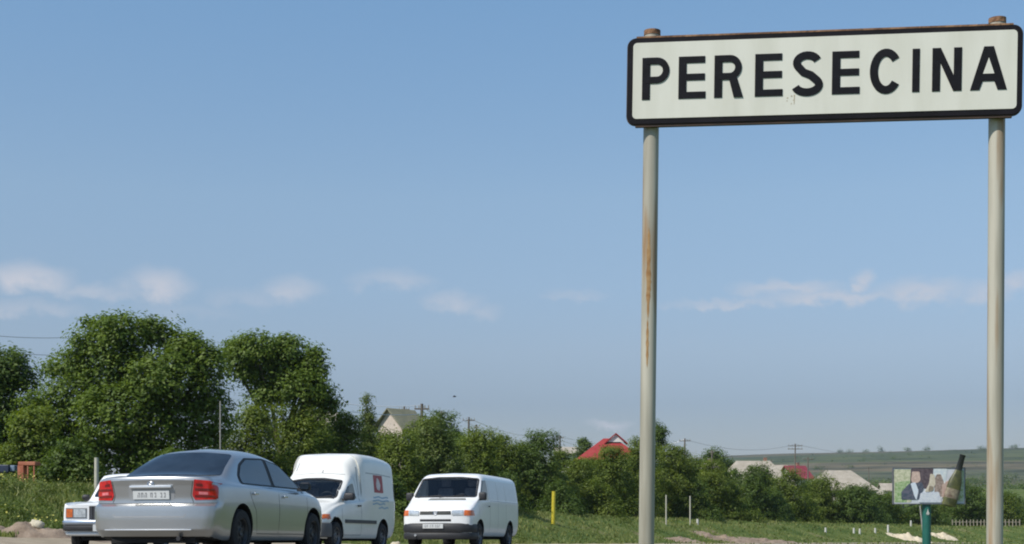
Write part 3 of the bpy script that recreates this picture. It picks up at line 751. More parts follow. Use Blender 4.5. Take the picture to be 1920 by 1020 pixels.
        handle(root, bv, 1.42, .92, s, M_black, .15)
        mirror(root, 2.10, s*.79, 1.09, M_black, .12, .22, .15)
        wheel(root, 0, s*.75, .29, .185); wheel(root, 2.60, s*.75, .29, .185)
        # side lettering panel: red square with pale figure, blue lines of small worn print
        dx = 1
        lg = patch(bv, [(-.02, 1.18), (.52, 1.18), (.54, 1.50), (.00, 1.50)], ax, 'logo', mat('red_sticker', (.40, .06, .07), .5, var=.2, scale=12), root, .003, .04, .02)
        patch(bv, [(.20, 1.22), (.36, 1.24), (.40, 1.33), (.32, 1.46), (.22, 1.42), (.14, 1.32)], ax, 'logo_figure', mat('white_sticker', (.70, .62, .62), .5, var=.2, scale=12), lg, .006, .04, .03)
        blue = mat('blue_sticker', (.20, .36, .50), .5, color2=(.45, .55, .62), scale=40)
        for (xa, xb, za) in ((-.30, .60, 1.095), (-.34, .66, 1.035), (-.10, .66, .975), (-.30, .30, .905)):
            nn = 9
            mbp = [(xa+(xb-xa)*i/nn, za+.012*math.sin(i*1.3)) for i in range(nn+1)]
            patch(bv, strip(mbp, .030), ax, 'lettering_line', blue, root, .002, .05)
        patch(bv, [(s*.46, .60), (s*.70, .63), (s*.72, .72), (s*.52, .72)], 'x+', 'headlight', M_lamp, root, .008, .04, .02)
        patch(bv, [[(s*.705, .62), (s*.80, .64), (s*.80, .72), (s*.72, .72)], [(2.88, .63), (3.0, .62), (3.0, .71), (2.90, .715)]], ['x+', ax], 'indicator', M_orange, root, .009, .03)
    patch(bv, [(-.42, .62), (.42, .62), (.44, .72), (-.44, .72)], 'x+', 'grille', M_black, root, .006, .05, .02)
    path = [(2.95, -.875), (3.10, -.855), (3.24, -.74), (3.36, -.48), (3.41, 0), (3.36, .48), (3.24, .74), (3.10, .855), (2.95, .875)]
    sweep_bar(path, .27, .56, .10, 'bumper', mat('grey_plastic', (.10, .10, .10), .6, var=.15), root)
    number_plate(root, 3.428, .43, 0, True)
    mb = MB(); mb.box(-.7, 3.1, -.6, .6, .20, .35); mb.build('underbody', M_dark, root)
    return root
cad = small_van()
HD = (-math.sin(R(15)), -math.cos(R(15)))
place(cad, -3.58, 30.72, HD)

# ---- large white van
def big_van():
    root = empty('white_van', label='larger white panel van with black bumper and orange indicators, rightmost vehicle', cat='van')
    S = [(-.98, ring(.42, .66, (.76, .50), (.80, .80), (.80, 1.20), (.79, 1.26), (.70, 1.74), (.56, 1.84), (0, 1.87))),
         (-.95, ring(.36, .74, (.86, .46), (.90, .78), (.895, 1.20), (.885, 1.26), (.78, 1.80), (.62, 1.905), (0, 1.935))),
         (-.70, ring(.32, .78, (.89, .44), (.92, .78), (.915, 1.20), (.905, 1.26), (.80, 1.81), (.64, 1.915), (0, 1.945))),
         (0.6, ring(.30, .80, (.895, .44), (.925, .78), (.92, 1.20), (.91, 1.26), (.80, 1.81), (.64, 1.92), (0, 1.95))),
         (2.1, ring(.30, .80, (.895, .44), (.925, .78), (.92, 1.19), (.91, 1.25), (.80, 1.80), (.64, 1.91), (0, 1.94))),
         (2.42, ring(.30, .80, (.895, .44), (.92, .78), (.915, 1.18), (.905, 1.24), (.80, 1.76), (.64, 1.86), (0, 1.89))),
         (2.72, ring(.30, .80, (.895, .44), (.92, .78), (.91, 1.16), (.90, 1.22), (.84, 1.54), (.64, 1.60), (0, 1.63))),
         (3.08, ring(.30, .80, (.895, .44), (.92, .78), (.905, 1.12), (.895, 1.18), (.88, 1.25), (.64, 1.29), (0, 1.31))),
         (3.40, ring(.30, .80, (.89, .44), (.91, .76), (.89, 1.02), (.88, 1.06), (.84, 1.11), (.62, 1.15), (0, 1.17))),
         (3.68, ring(.30, .78, (.87, .44), (.89, .74), (.86, .95), (.85, .975), (.80, 1.00), (.60, 1.02), (0, 1.035))),
         (3.76, ring(.32, .72, (.82, .44), (.84, .72), (.82, .90), (.80, .925), (.74, .945), (.56, .96), (0, .97))),
         (3.78, ring(.36, .66, (.76, .46), (.78, .70), (.76, .86), (.74, .88), (.68, .90), (.5, .915), (0, .925)))]
    def deform(p):
        x, y, z = p; a = abs(y)/0.92
        if x > 2.9: t = min(1, (x-2.9)/0.6); x = x-t*0.16*a**2.6
        if 2.2 < x <= 3.3: x = x-0.09*a**2.2*min(1, (x-2.2)/0.3)*min(1, (3.3-x)/.3+.0)
        return (x, y, z)
    bm = loft_body(S, 6, 7, deform, 18); bv = bvh_of(bm)
    WS = [(-.81, 1.305), (.81, 1.305), (.74, 1.77), (.3, 1.812), (-.3, 1.812), (-.74, 1.77)]; SW = [(2.96, 1.22), (2.44, 1.73), (2.13, 1.75), (2.13, 1.22)]
    WSi = [(y*.975, 1.545+(z-1.545)*.95) for y, z in WS]
    finish_body(bm, root, M_white2, {0.0: 0.335, 2.92: 0.335}, 0.395, 0.915, extra=[prism([(1.3, .60), (2.85, .60), (2.96, 1.18), (2.37, 1.78), (1.3, 1.80)], 'y', -.72, .72), prism(WSi, 'x', 2.1, 4.2), prism(SW, 'y', -1.3, 1.3)], cavity=(1.3, 2.96, .60, 1.80, .72, 0))
    cab_interior(root, 2.05, .95, 2.95, 1.20, .70, 1)
    patch(bv, loop_strip(round_poly(WS, .05), .035), 'x+', 'window_rubber', M_trim, root, .004, .05)
    patch(bv, WS, 'x+', 'windscreen', M_clear, root, -.004, .05, .05, sink=.004)
    patch(bv, [(-.36, 1.215), (.62, 1.215), (.58, 1.262), (-.32, 1.262)], 'x+', 'cowl_vent', mat('dull_grey_plastic', (.16, .165, .15), .7, var=.2), root, .006, .05, .01)
    wp = MB()
    for y0, y1 in ((-.10, .52), (-.70, -.06)):
        a = bv.ray_cast(Vector((20, y0, 1.29)), Vector((-1, 0, 0)))[0]; b = bv.ray_cast(Vector((20, y1, 1.33)), Vector((-1, 0, 0)))[0]
        wp.tube([(a.x+.03, y0, 1.29), (b.x+.03, y1, 1.345)], .009, 5)
    wp.build('wiper', M_black, root)
    # lamps and grille
    for s, ax in ((1, 'y+'), (-1, 'y-')):
        patch(bv, [(s*.42, .825), (s*.70, .83), (s*.70, .955), (s*.42, .945)], 'x+', 'headlight', M_lamp, root, .010, .04, .015)
        patch(bv, [[(s*.715, .825), (s*.865, .82), (s*.865, .95), (s*.715, .955)], [(3.40, .825), (3.60, .82), (3.60, .952), (3.44, .95)]], ['x+', ax], 'indicator', M_orange, root, .010, .03)
        patch(bv, [(2.98, 1.205), (2.45, 1.745), (2.115, 1.765), (2.115, 1.205)], ax, 'side_window', M_clear, root, -.004, .05, .03, sink=.004)
        for (a, b) in ((1.30, 1.98), (.50, 1.20), (-.75, .38)):
            patch(bv, [(a, 1.27), (b, 1.27), (b, 1.76), (a, 1.76)], ax, 'side_panel', mat('white_van_panel', (.72, .73, .74), .4, coat=.4, var=.03), root, -.004 if False else .004, .08, .05)
        patch(bv, strip([(-.9, 1.225), (2.05, 1.225)], .012), ax, 'waist_seam', M_seam_lt, root, .001, .08)
        for xx in (2.04, 1.24, .44):
            patch(bv, strip([(xx, 1.80), (xx, .42)], .011), ax, 'door_gap', M_seam_lt, root, .001, .08)
        patch(bv, strip([(3.02, 1.16), (2.98, .75)], .011), ax, 'door_gap', M_seam_lt, root, .001, .08)
        handle(root, bv, 2.18, 1.08, s, M_black, .06)
        mirror(root, 2.86, s*.86, 1.32, M_black, .14, .19, .20)
        wheel(root, 0, s*.80, .325, .205); wheel(root, 2.92, s*.80, .325, .205)
    gr = patch(bv, [[(-.40, .845), (-.045, .845), (-.045, .935), (-.40, .935)], [(.045, .845), (.40, .845), (.40, .935), (.045, .935)]], 'x+', 'grille', M_black, root, .004, .05)
    patch(bv, [[(-.39, z), (-.05, z), (-.05, z+.008), (-.39, z+.008)] for z in (.866, .886, .908)]+[[(.05, z), (.39, z), (.39, z+.008), (.05, z+.008)] for z in (.866, .886, .908)], ['x+']*6, 'grille_bar', mat('dull_grey_plastic', (.16, .165, .15), .7, var=.2), gr, .009, .08)
    patch(bv, [(-.40, .68), (.40, .68), (.40, .735), (-.40, .735)], 'x+', 'lower_vent', M_black, root, .004, .05, .008)
    hx = bv.ray_cast(Vector((20, 0, .89)), Vector((-1, 0, 0)))[0].x
    mb = MB(); mb.tube([(0, .05*math.cos(a), .05*math.sin(a)) for a in np.linspace(0, 2*math.pi, 21)], .006, 6, False)
    mb.tube([(0, -.022, .046), (0, 0, .008), (0, .022, .046)], .005, 5); mb.tube([(0, -.044, .022), (0, -.022, -.042), (0, 0, .004), (0, .022, -.042), (0, .044, .022)], .005, 5)
    e = mb.build('badge', M_chrome, root, True); e.location = (hx+.008, 0, .89)
    path = [(3.28, -.935), (3.50, -.915), (3.68, -.83), (3.78, -.60), (3.84, -.25), (3.85, 0), (3.84, .25), (3.78, .60), (3.68, .83), (3.50, .915), (3.28, .935)]
    bp = sweep_bar(path, .40, .645, .14, 'bumper', M_black, root, .15)
    sweep_bar([(x-.012, y*.995) for x, y in path], .24, .41, .12, 'lower_spoiler', M_black, root)
    mb = MB(); mb.lathe_y([(.001, 0), (.03, 0)], n=10); 
    number_plate(root, 3.868, .565, 0, True, yc=-.03)
    mb = MB(); mb.tube([(3.76, -.50, .34), (3.832, -.50, .34)], .028, 10); mb.build('fog_lamp', M_lamp, root)
    mb = MB(); mb.box(-.85, 3.5, -.65, .65, .24, .42); mb.build('underbody', M_dark, root)
    return root
tv = big_van()
place(tv, -0.94, 38.55, (-math.sin(R(14.5)), -math.cos(R(14.5))))

# ---- old white saloon, mostly hidden behind the silver car
def old_saloon():
    root = empty('white_car', label='old boxy white saloon half hidden behind the left rear corner of the silver car', cat='car')
    def st(x, zs, zt, wr=.78, belt=.88, w=.80):
        return (x, ring(.28, .68, (w-.02, .36), (w, .60), (w-.015, zs), (w-.03, zs+.02), (wr, zt-.04), (wr-.25, zt-.01), (0, zt)))
    S = [(-.99, ring(.36, .62, (.72, .40), (.75, .60), (.74, .80), (.73, .83), (.66, .87), (.45, .885), (0, .89))),
         st(-.96, .84, .90, .73), st(-.50, .86, .93, .73), st(-.38, .87, .96, .73),
         st(-.02, .88, 1.38, .60), st(.15, .88, 1.42, .60), st(1.0, .88, 1.44, .60), st(1.35, .88, 1.415, .60),
         st(1.55, .88, 1.25, .64), st(1.86, .87, .95, .70), st(2.0, .87, .92, .72), st(2.7, .84, .88, .72), st(3.03, .81, .84, .72),
         (3.06, ring(.34, .64, (.75, .40), (.77, .60), (.76, .77), (.75, .785), (.70, .80), (.45, .815), (0, .82)))]
    bm = loft_body(S, 5, 6, None, 12); bv = bvh_of(bm)
    finish_body(bm, root, M_white2, {0.0: 0.29, 2.42: 0.29}, 0.345, 0.79)
    patch(bv, [(-.66, .98), (.66, .98), (.56, 1.33), (.3, 1.365), (-.3, 1.365), (-.56, 1.33)], 'x+', 'windscreen', M_glass, root, .006, .05, .04)
    patch(bv, [(-.66, 1.0), (.66, 1.0), (.56, 1.30), (-.56, 1.30)], 'x-', 'rear_window', M_glass, root, .006, .05, .04)
    for s, ax in ((1, 'y+'), (-1, 'y-')):
        patch(bv, [(1.72, .93), (1.40, 1.33), (.84, 1.35), (.84, .93)], ax, 'side_window', M_glass, root, .006, .05, .03)
        patch(bv, [(.78, .93), (.78, 1.35), (.12, 1.33), (-.12, .93)], ax, 'side_window', M_glass, root, .006, .05, .03)
        for xx in (.81, 1.80): patch(bv, strip([(xx, .90), (xx, .34)], .01), ax, 'door_gap', M_seam, root, .001, .08)
        handle(root, bv, .92, .78, s, M_chrome); handle(root, bv, 0.02, .78, s, M_chrome)
        hl = patch(bv, [(s*.40, .58), (s*.755, .58), (s*.755, .755), (s*.40, .755)], 'x+', 'headlight', mat('lamp_bezel', (.25, .25, .24), .4, metal=.5, var=.2), root, .006, .04, .01)
        patch(bv, [(s*.42, .60), (s*.62, .60), (s*.62, .74), (s*.42, .74)], 'x+', 'lens', M_lamp, hl, .012, .04, .01)
        patch(bv, [(s*.64, .60), (s*.745, .60), (s*.745, .74), (s*.64, .74)], 'x+', 'indicator', M_orange, hl, .012, .04, .01)
        patch(bv, [(s*.45, .56), (s*.74, .56), (s*.74, .74), (s*.45, .74)], 'x-', 'tail_lamp', M_red, root, .006, .04, .01)
        mirror(root, 1.68, s*.76, .98, M_black, .08, .14, .10)
        wheel(root, 0, s*.70, .29, .17); wheel(root, 2.42, s*.70, .29, .17)
    g = patch(bv, [(-.36, .56), (.36, .56), (.36, .79), (-.36, .79)], 'x+', 'grille', M_black, root, .012, .05)
    for k in range(12):
        y = -.33+.06*k; patch(bv, [(y, .565), (y+.014, .565), (y+.014, .785), (y, .785)], 'x+', 'grille_bar', mat('dark_bar', (.12, .12, .13), .4, metal=.5, var=.1), g, .020, .1)
    path = [(2.70, -.83), (2.95, -.83), (3.10, -.80), (3.16, -.74), (3.17, 0), (3.16, .74), (3.10, .80), (2.95, .83), (2.70, .83)]
    sweep_bar(path, .47, .545, .06, 'bumper', mat('dull_chrome', (.45, .50, .58), .3, metal=.9, var=.1), root)
    sweep_bar([(x-.01, y*.995) for x, y in path], .37, .47, .06, 'bumper_rubber', M_black, root)
    sweep_bar([(x-.06, y*.95) for x, y in path], .30, .345, .05, 'front_valance', M_white2, root)
    number_plate(root, 3.185, .42, 0, True)
    mb = MB(); mb.box(-.85, 2.9, -.55, .55, .20, .36); mb.build('underbody', M_dark, root)
    return root
lad = old_saloon()
place(lad, -6.79, 27.10, (0.0, -1.0))

# ------------------------------------------------------------------ the town sign
def town_sign():
    TL, TR, BL, BR = PX(1175, 71, 7.75), PX(1918, 44, 7.42), PX(1175, 236, 7.75), PX(1918, 214, 7.42)
    root = empty('town_sign', (TL.x, TL.y, Hs(TL.x, TL.y)), label='long white place-name sign lettered PERESECINA on two tall grey posts', cat='sign')
    o = root.location.copy()
    ux = (TR-TL); W = ux.length; ux = ux.normalized(); up0 = (TL-BL); Hh = ((TL-BL).length+(TR-BR).length)/2
    nrm = Vector((ux.y, -ux.x, 0)).normalized(); nrm = -nrm if nrm.y > 0 else nrm
    uy = ux.cross(nrm); uy = uy if uy.z > 0 else -uy
    c0 = BL+(up0-uy*Hh)*0.5
    def P3(a, b, d=0.0): return c0+ux*a+uy*b+nrm*d-o
    def rrect(a0, a1, b0, b1, r, n=6):
        pts = []
        for (cx, cy, t0) in ((a1-r, b1-r, 0), (a0+r, b1-r, 90), (a0+r, b0+r, 180), (a1-r, b0+r, 270)):
            for k in range(n+1):
                t = R(t0+90*k/n); pts.append((cx+r*math.cos(t), cy+r*math.sin(t)))
        return pts
    def slab(name, outline, d0, d1, mt, parent, sides=True):
        mb = MB(); n = len(outline)
        mb.v = [tuple(P3(a, b, d1)) for a, b in outline]+[tuple(P3(a, b, d0)) for a, b in outline]
        mb.f = [tuple(range(n)), tuple(range(2*n-1, n-1, -1))]+[(i, (i+1) % n, n+(i+1) % n, n+i) for i in range(n)]
        return mb.build(name, mt, parent)
    # painted plate: cream white, slightly streaked
    m = bpy.data.materials.new('sign_white'); m.use_nodes = True; nt = m.node_tree; N = nt.nodes; L = nt.links; b = N['Principled BSDF']
    tc = N.new('ShaderNodeTexCoord'); mp = N.new('ShaderNodeMapping'); mp.inputs['Scale'].default_value = (6, 6, 1.2); L.new(tc.outputs['Object'], mp.inputs[0])
    n1 = N.new('ShaderNodeTexNoise'); n1.inputs['Scale'].default_value = 1.5; n1.inputs['Detail'].default_value = 9; L.new(mp.outputs[0], n1.inputs['Vector'])
    r = N.new('ShaderNodeValToRGB'); r.color_ramp.elements[0].position = .3; r.color_ramp.elements[0].color = (.60, .585, .50, 1); r.color_ramp.elements[1].position = .62; r.color_ramp.elements[1].color = (.67, .655, .575, 1)
    L.new(n1.outputs[0], r.inputs[0]); L.new(r.outputs[0], b.inputs['Base Color']); b.inputs['Roughness'].default_value = .5
    M_sign = m
    M_blk = mat('sign_black', (.007, .006, .009), .75, spec=.2, var=.4, scale=6)
    M_rust = mat('rust', (.13, .06, .03), .9, color2=(.34, .19, .10), scale=14, bump=.5)
    slab('back_plate', rrect(0, W, 0, Hh, .05), -.022, -.006, mat('rusty_dark_steel', (.05, .035, .03), .8, color2=(.10, .055, .035), scale=7), root)
    brd = slab('border', rrect(.004, W-.004, .006, Hh-.004, .046), -.005, .002, M_blk, root)
    slab('panel', rrect(.034, W-.030, .034, Hh-.030, .022), -.002, .005, M_sign, root)
    mb = MB(); mb.v = [tuple(P3(a, b, d)) for d in (-.030, .0015) for a, b in ((.05, Hh-.003), (W-.05, Hh-.003), (W-.05, Hh+.006), (.05, Hh+.006))]
    mb.f = [(0, 1, 2, 3), (4, 7, 6, 5), (0, 4, 5, 1), (1, 5, 6, 2), (2, 6, 7, 3), (3, 7, 4, 0)]; mb.build('top_flange', M_rust, root)
    mb = MB(); mb.v = [tuple(P3(a, b, d)) for d in (-.030, -.004) for a, b in ((.05, -.008), (W-.05, -.008), (W-.05, .003), (.05, .003))]
    mb.f = [(0, 1, 2, 3), (4, 7, 6, 5), (0, 4, 5, 1), (1, 5, 6, 2), (2, 6, 7, 3), (3, 7, 4, 0)]; mb.build('bottom_flange', mat('rusty_dark_steel', (.05, .035, .03), .8), root)
    # letters, each a slightly proud plate; outlines measured off the photograph along the sign
    ZL, ZR = 7.75, 7.42
    def su(px): s = (px/2.4935+1150-1175)/(1918-1175); return W*(s*ZL/(ZR+s*(ZL-ZR)))
    lb, lt = Hh*0.285, Hh*0.762
    def stroke(name_list, base): pass
    def flat(polys, name='letter'):
        mb = MB()
        bm = bmesh.new()
        for ip, pl in enumerate(polys):
            dd = .0085+.0012*ip
            pts = [Vector((x, y)) for x, y in pl]; n = len(pts)
            r_ = delaunay_2d_cdt(pts, [(i, (i+1) % n) for i in range(n)], [], 1, 1e-6)
            vf = [bm.verts.new(P3(p.x, p.y, dd)) for p in r_[0]]
            for f in r_[2]: bm.faces.new([vf[i] for i in f])
            for e in [e for e in bm.edges if len(e.link_faces) == 1 and all(v in vf for v in e.verts)]:
                a, b2 = e.verts; bm.faces.new([a, b2, bm.verts.new(b2.co-nrm*.006), bm.verts.new(a.co-nrm*.006)])
        bmesh.ops.remove_doubles(bm, verts=bm.verts, dist=1e-5); bmesh.ops.recalc_face_normals(bm, faces=bm.faces)
        me = bpy.data.meshes.new(name); bm.to_mesh(me); bm.free(); return link(name, me, M_ink2, root)
    M_ink2 = mat('letter_black', (.006, .006, .009), .75, spec=.2, var=.3, scale=20)
    def thick(path, w, open_ends=True):
        P = [Vector(p) for p in path]; A_, B_ = [], []
        for i, p in enumerate(P):
            t = (P[min(i+1, len(P)-1)]-P[max(i-1, 0)]).normalized(); n = Vector((-t.y, t.x))
            A_.append(tuple(p+n*w/2)); B_.append(tuple(p-n*w/2))
        return A_+B_[::-1]
    h = lt-lb; sw = h*0.188; hw = h*0.158
    def rect(x0, x1, y0, y1): return [(x0, lb+y0*h), (x1, lb+y0*h), (x1, lb+y1*h), (x0, lb+y1*h)]
    def E(x0, x1):
        a, b_ = su(x0), su(x1); t = hw/h
        return [[(a, lb), (b_, lb), (b_, lb+hw), (a+sw, lb+hw), (a+sw, lb+h*.43), (b_-.02*h, lb+h*.43), (b_-.02*h, lb+h*.43+hw), (a+sw, lb+h*.43+hw), (a+sw, lt-hw), (b_-.02*h, lt-hw), (b_-.02*h, lt), (a, lt)]]
    def bowl(a, b_, y0, y1):     # P / R bowl outline going out and back
        w = hw; cy = (y0+y1)/2; ry = (y1-y0)/2-w/2; rx = ry*0.95; xc = b_-w/2-rx
        path = [(a+sw*.5, y1-w/2)]+[(xc+rx*math.sin(t), cy+ry*math.cos(t)) for t in np.linspace(0, math.pi, 14)]+[(a+sw*.5, y0+w/2)]
        return thick(path, w)
    a, b_ = su(135), su(262); flat([[(a, lb), (a+sw, lb), (a+sw, lt), (a, lt)], bowl(a+.001, b_, lb+h*.385, lt)])
    flat(E(305, 432))
    a, b_ = su(472), su(600); flat([[(a, lb), (a+sw, lb), (a+sw, lt), (a, lt)], bowl(a+.001, b_, lb+h*.42, lt), [(a+h*.34, lb+h*.46), (a+h*.52, lb+h*.50), (su(607), lb), (su(607)-sw*1.15, lb)]])
    flat(E(662, 792))
    # S
    a, b_ = su(830), su(982); xc = (a+b_)/2; rx = (b_-a)/2-sw/2; w = hw*1.08
    ry = (h*1.04/2-w)/2+w*.0+.0; y1c = lt+.02*h-w/2-ry; y2c = lb-.02*h+w/2+ry
    path = [(xc+rx*.86*math.cos(t), y1c+ry*math.sin(t)) for t in np.linspace(R(18), R(215), 14)]
    path += [(xc-rx*.30, (y1c+y2c)/2+ry*.20), (xc+rx*.30, (y1c+y2c)/2-ry*.20)]
    path += [(xc+rx*.98*math.cos(t), y2c+ry*math.sin(t)) for t in np.linspace(R(35), R(-165), 15)]
    flat([thick(path, w*1.08)])
    flat(E(1022, 1152))
    a, b_ = su(1198), su(1350); xc = (a+b_)/2; rx = (b_-a)/2-sw/2; ry = h*.52-w/2
    flat([thick([(xc+rx*math.cos(t), (lb+lt)/2+ry*math.sin(t)) for t in np.linspace(R(38), R(322), 26)], sw*.98)])
    a, b_ = su(1397), su(1431); flat([[(a, lb), (b_, lb), (b_, lt), (a, lt)]])
    a, b_ = su(1490), su(1628); s2 = sw*.95; flat([[(a, lb), (a+s2, lb), (a+s2, lb+h*.66), (b_-s2*1.05, lb), (b_, lb), (b_, lt), (b_-s2, lt), (b_-s2, lb+h*.36), (a+s2*1.05, lt), (a, lt)]])
    a, b_ = su(1668), su(1840); xc = (a+b_)/2; s3 = sw*1.1
    flat([[(a, lb), (a+s3, lb), (a+s3+.072*h, lb+.20*h), (b_-s3-.072*h, lb+.20*h), (b_-s3, lb), (b_, lb), (xc+s3*.52, lt), (xc-s3*.52, lt)]])
    # open triangle of the A shows the plate again
    mb = MB(); mb.v = [tuple(P3(x, y, .0095)) for x, y in ((xc-.125*h, lb+.37*h), (xc+.125*h, lb+.37*h), (xc, lb+.74*h))]; mb.f = [(0, 1, 2)]; mb.build('panel', M_sign, root)
    # scratch and rust run near the first S
    mb = MB()
    rs = random.Random(3)
    for k in range(6):
        x, y = su(800+rs.random()*50), lb-h*(.02+.22*rs.random()); w1 = .003+rs.random()*.005
        mb.add([P3(x, y, .0056), P3(x+w1, y+.002, .0056), P3(x+w1*.8, y+.009*rs.random()+.003, .0056), P3(x-.001, y+.006, .0056)], [(0, 1, 2, 3)])
    x = su(845); mb.add([P3(x, lb+.02*h, .0058), P3(x+.006, lb+.02*h, .0058), P3(x+.004, lb-.2*h, .0058), P3(x+.001, lb-.22*h, .0058)], [(0, 1, 2, 3)])
    mb.build('rust_marks', mat('rust_stain', (.36, .27, .17), .8, color2=(.5, .45, .33), scale=30), root)
    # posts behind the plate, leaning a little, with rusty heads
    pm = bpy.data.materials.new('post_paint'); pm.use_nodes = True; nt = pm.node_tree; N = nt.nodes; L = nt.links; b = N['Principled BSDF']; b.inputs['Roughness'].default_value = .55
    tc = N.new('ShaderNodeTexCoord'); mp = N.new('ShaderNodeMapping'); mp.inputs['Scale'].default_value = (16, 16, 1.1); L.new(tc.outputs['Object'], mp.inputs[0])
    n1 = N.new('ShaderNodeTexNoise'); n1.inputs['Scale'].default_value = 1.0; n1.inputs['Detail'].default_value = 6; L.new(mp.outputs[0], n1.inputs['Vector'])
    r1 = N.new('ShaderNodeValToRGB'); e = r1.color_ramp.elements; e[0].position = .3; e[0].color = (.27, .245, .19, 1); e[1].position = .6; e[1].color = (.45, .42, .345, 1); L.new(n1.outputs[0], r1.inputs[0])
    n2 = N.new('ShaderNodeTexNoise'); n2.inputs['Scale'].default_value = .8; n2.inputs['Detail'].default_value = 5; L.new(mp.outputs[0], n2.inputs['Vector'])
    r2 = N.new('ShaderNodeValToRGB'); e = r2.color_ramp.elements; e[0].position = .54; e[0].color = (0, 0, 0, 1); e[1].position = .70; e[1].color = (1, 1, 1, 1); L.new(n2.outputs[0], r2.inputs[0])
    mx = N.new('ShaderNodeMix'); mx.data_type = 'RGBA'; L.new(r2.outputs[0], mx.inputs[0]); L.new(r1.outputs[0], mx.inputs[6]); mx.inputs[7].default_value = (.27, .15, .06, 1); L.new(mx.outputs[2], b.inputs['Base Color'])
    for (xt, yt, xb, Zp) in ((1223, 60, 1212, 7.80), (1870, 37, 1865, 7.52)):
        top = PX(xt, yt, Zp); bot = PX(xb, 1020, Zp); dirv = (top-bot).normalized()
        gz = Hs(bot.x, bot.y)-.05; base = bot+dirv*((gz-bot.z)/dirv.z)
        p = MB(); k = 10; p.tube([base.lerp(top, i/k)-o for i in range(k+1)], .0425, 24); po = p.build('post', pm, root, True)
        q = MB(); q.tube([top-o-dirv*.02, top-o+dirv*.006, top-o+dirv*.014], [.0455, .0455, .02], 18); q.build('post_cap', M_rust, po, True)
        # narrow run of rust down the post
        if xt < 1500:
            for (y0, y1, xo, ww) in ((430, 600, 6, .010), (600, 690, 4, .006), (500, 560, 12, .008)):
                rb = MB(); n = 12; f1 = []
                for i in range(n+1):
                    t = i/n; yy = y0+(y1-y0)*t; c = base+dirv*((PX(xb, yy, Zp).z-base.z)/dirv.z)
                    w2 = ww*(math.sin(math.pi*t)**.5)*(1+.3*math.sin(i*2.3))+.0005; a0 = -math.pi/2-.35+xo*.02
                    for sgn in (-1, 0, 1):
                        th = a0+sgn*w2/.04; f1.append(c-o+Vector((math.cos(th), math.sin(th), 0))*.0432)
                fs = [(3*i+j, 3*i+j+1, 3*i+j+4, 3*i+j+3) for i in range(n) for j in range(2)]
                rb.add(f1, fs); rb.build('rust_run', mat('rust_run', (.27, .13, .045), .85, color2=(.38, .24, .11), scale=30), po)
        for bz in (.10, Hh-.10):
            cpt = c0+ux*((top-c0).dot(ux))+uy*bz
            bb = MB(); bb.v = [tuple(cpt+ux*a+uy*b3+nrm*d-o) for d in (-.045, -.020) for a, b3 in ((-.055, -.015), (.055, -.015), (.055, .015), (-.055, .015))]
            bb.f = [(0, 1, 2, 3), (4, 7, 6, 5), (0, 4, 5, 1), (1, 5, 6, 2), (2, 6, 7, 3), (3, 7, 4, 0)]; bb.build('bracket', M_rust, po)
    return root
town_sign()
# ------------------------------------------------------------------ trees
def leaf_cloud(blobs, n, size, seed, droop=0.0):
    """blobs: (cx,cy,cz,rx,ry,rz). leaf-sized faces gathered in clumps on and inside the lobes of the crown"""
    g = np.random.default_rng(seed); B = np.array(blobs, float)
    area = (B[:, 3]*B[:, 5]+B[:, 4]*B[:, 5]+B[:, 3]*B[:, 4]); pr = area/area.sum()
    per = 26; nc = max(4, n//per)
    bi = g.choice(len(B), nc, p=pr); d = g.normal(size=(nc, 3)); d /= np.linalg.norm(d, axis=1, keepdims=True)
    d[:, 2] = np.where((d[:, 2] < -0.5) & (g.random(nc) < .5), -d[:, 2], d[:, 2])
    rr = np.where(g.random(nc) < .72, g.uniform(.80, 1.10, nc), g.uniform(.25, .80, nc))[:, None]
    C = B[bi, :3]+d*B[bi, 3:6]*rr
    cr = size*g.uniform(1.1, 3.0, nc)
    tint_c = np.clip(g.normal(.45, .22, nc), 0, 1)
    ci = g.integers(0, nc, n)
    o = g.normal(size=(n, 3))*.62; o *= np.minimum(1, 1.25/np.maximum(.01, np.linalg.norm(o, axis=1)))[:, None]
    P = C[ci]+o*cr[ci][:, None]*np.array((1, 1, .75))
    nn = o*0.5+d[ci]*0.6+g.normal(size=(n, 3))*0.40+np.array((0, 0, .65)); nn /= np.linalg.norm(nn, axis=1, keepdims=True)
    t = np.cross(nn, g.normal(size=(n, 3))); t /= np.linalg.norm(t, axis=1, keepdims=True); b = np.cross(nn, t)
    s = size*g.uniform(.45, 1.05, n)[:, None]
    v = np.stack([P-t*s*.6, P+b*s*.30+nn*s*.06, P+t*s*.6-nn*s*.10, P-b*s*.30+nn*s*.06], 1).reshape(-1, 3)
    tint = np.repeat(np.clip(tint_c[ci]+g.normal(0, .12, n), 0, 1), 4)
    return v, np.arange(n*4).reshape(-1, 4), tint
def leaf_obj(name, data, mt, parent):
    v, f, tint = data; me = bpy.data.meshes.new(name); fast_mesh(me, v, f)
    a = me.attributes.new('tint', 'FLOAT', 'POINT'); a.data.foreach_set('value', tint.astype(np.float32))
    return link(name, me, mt, parent)
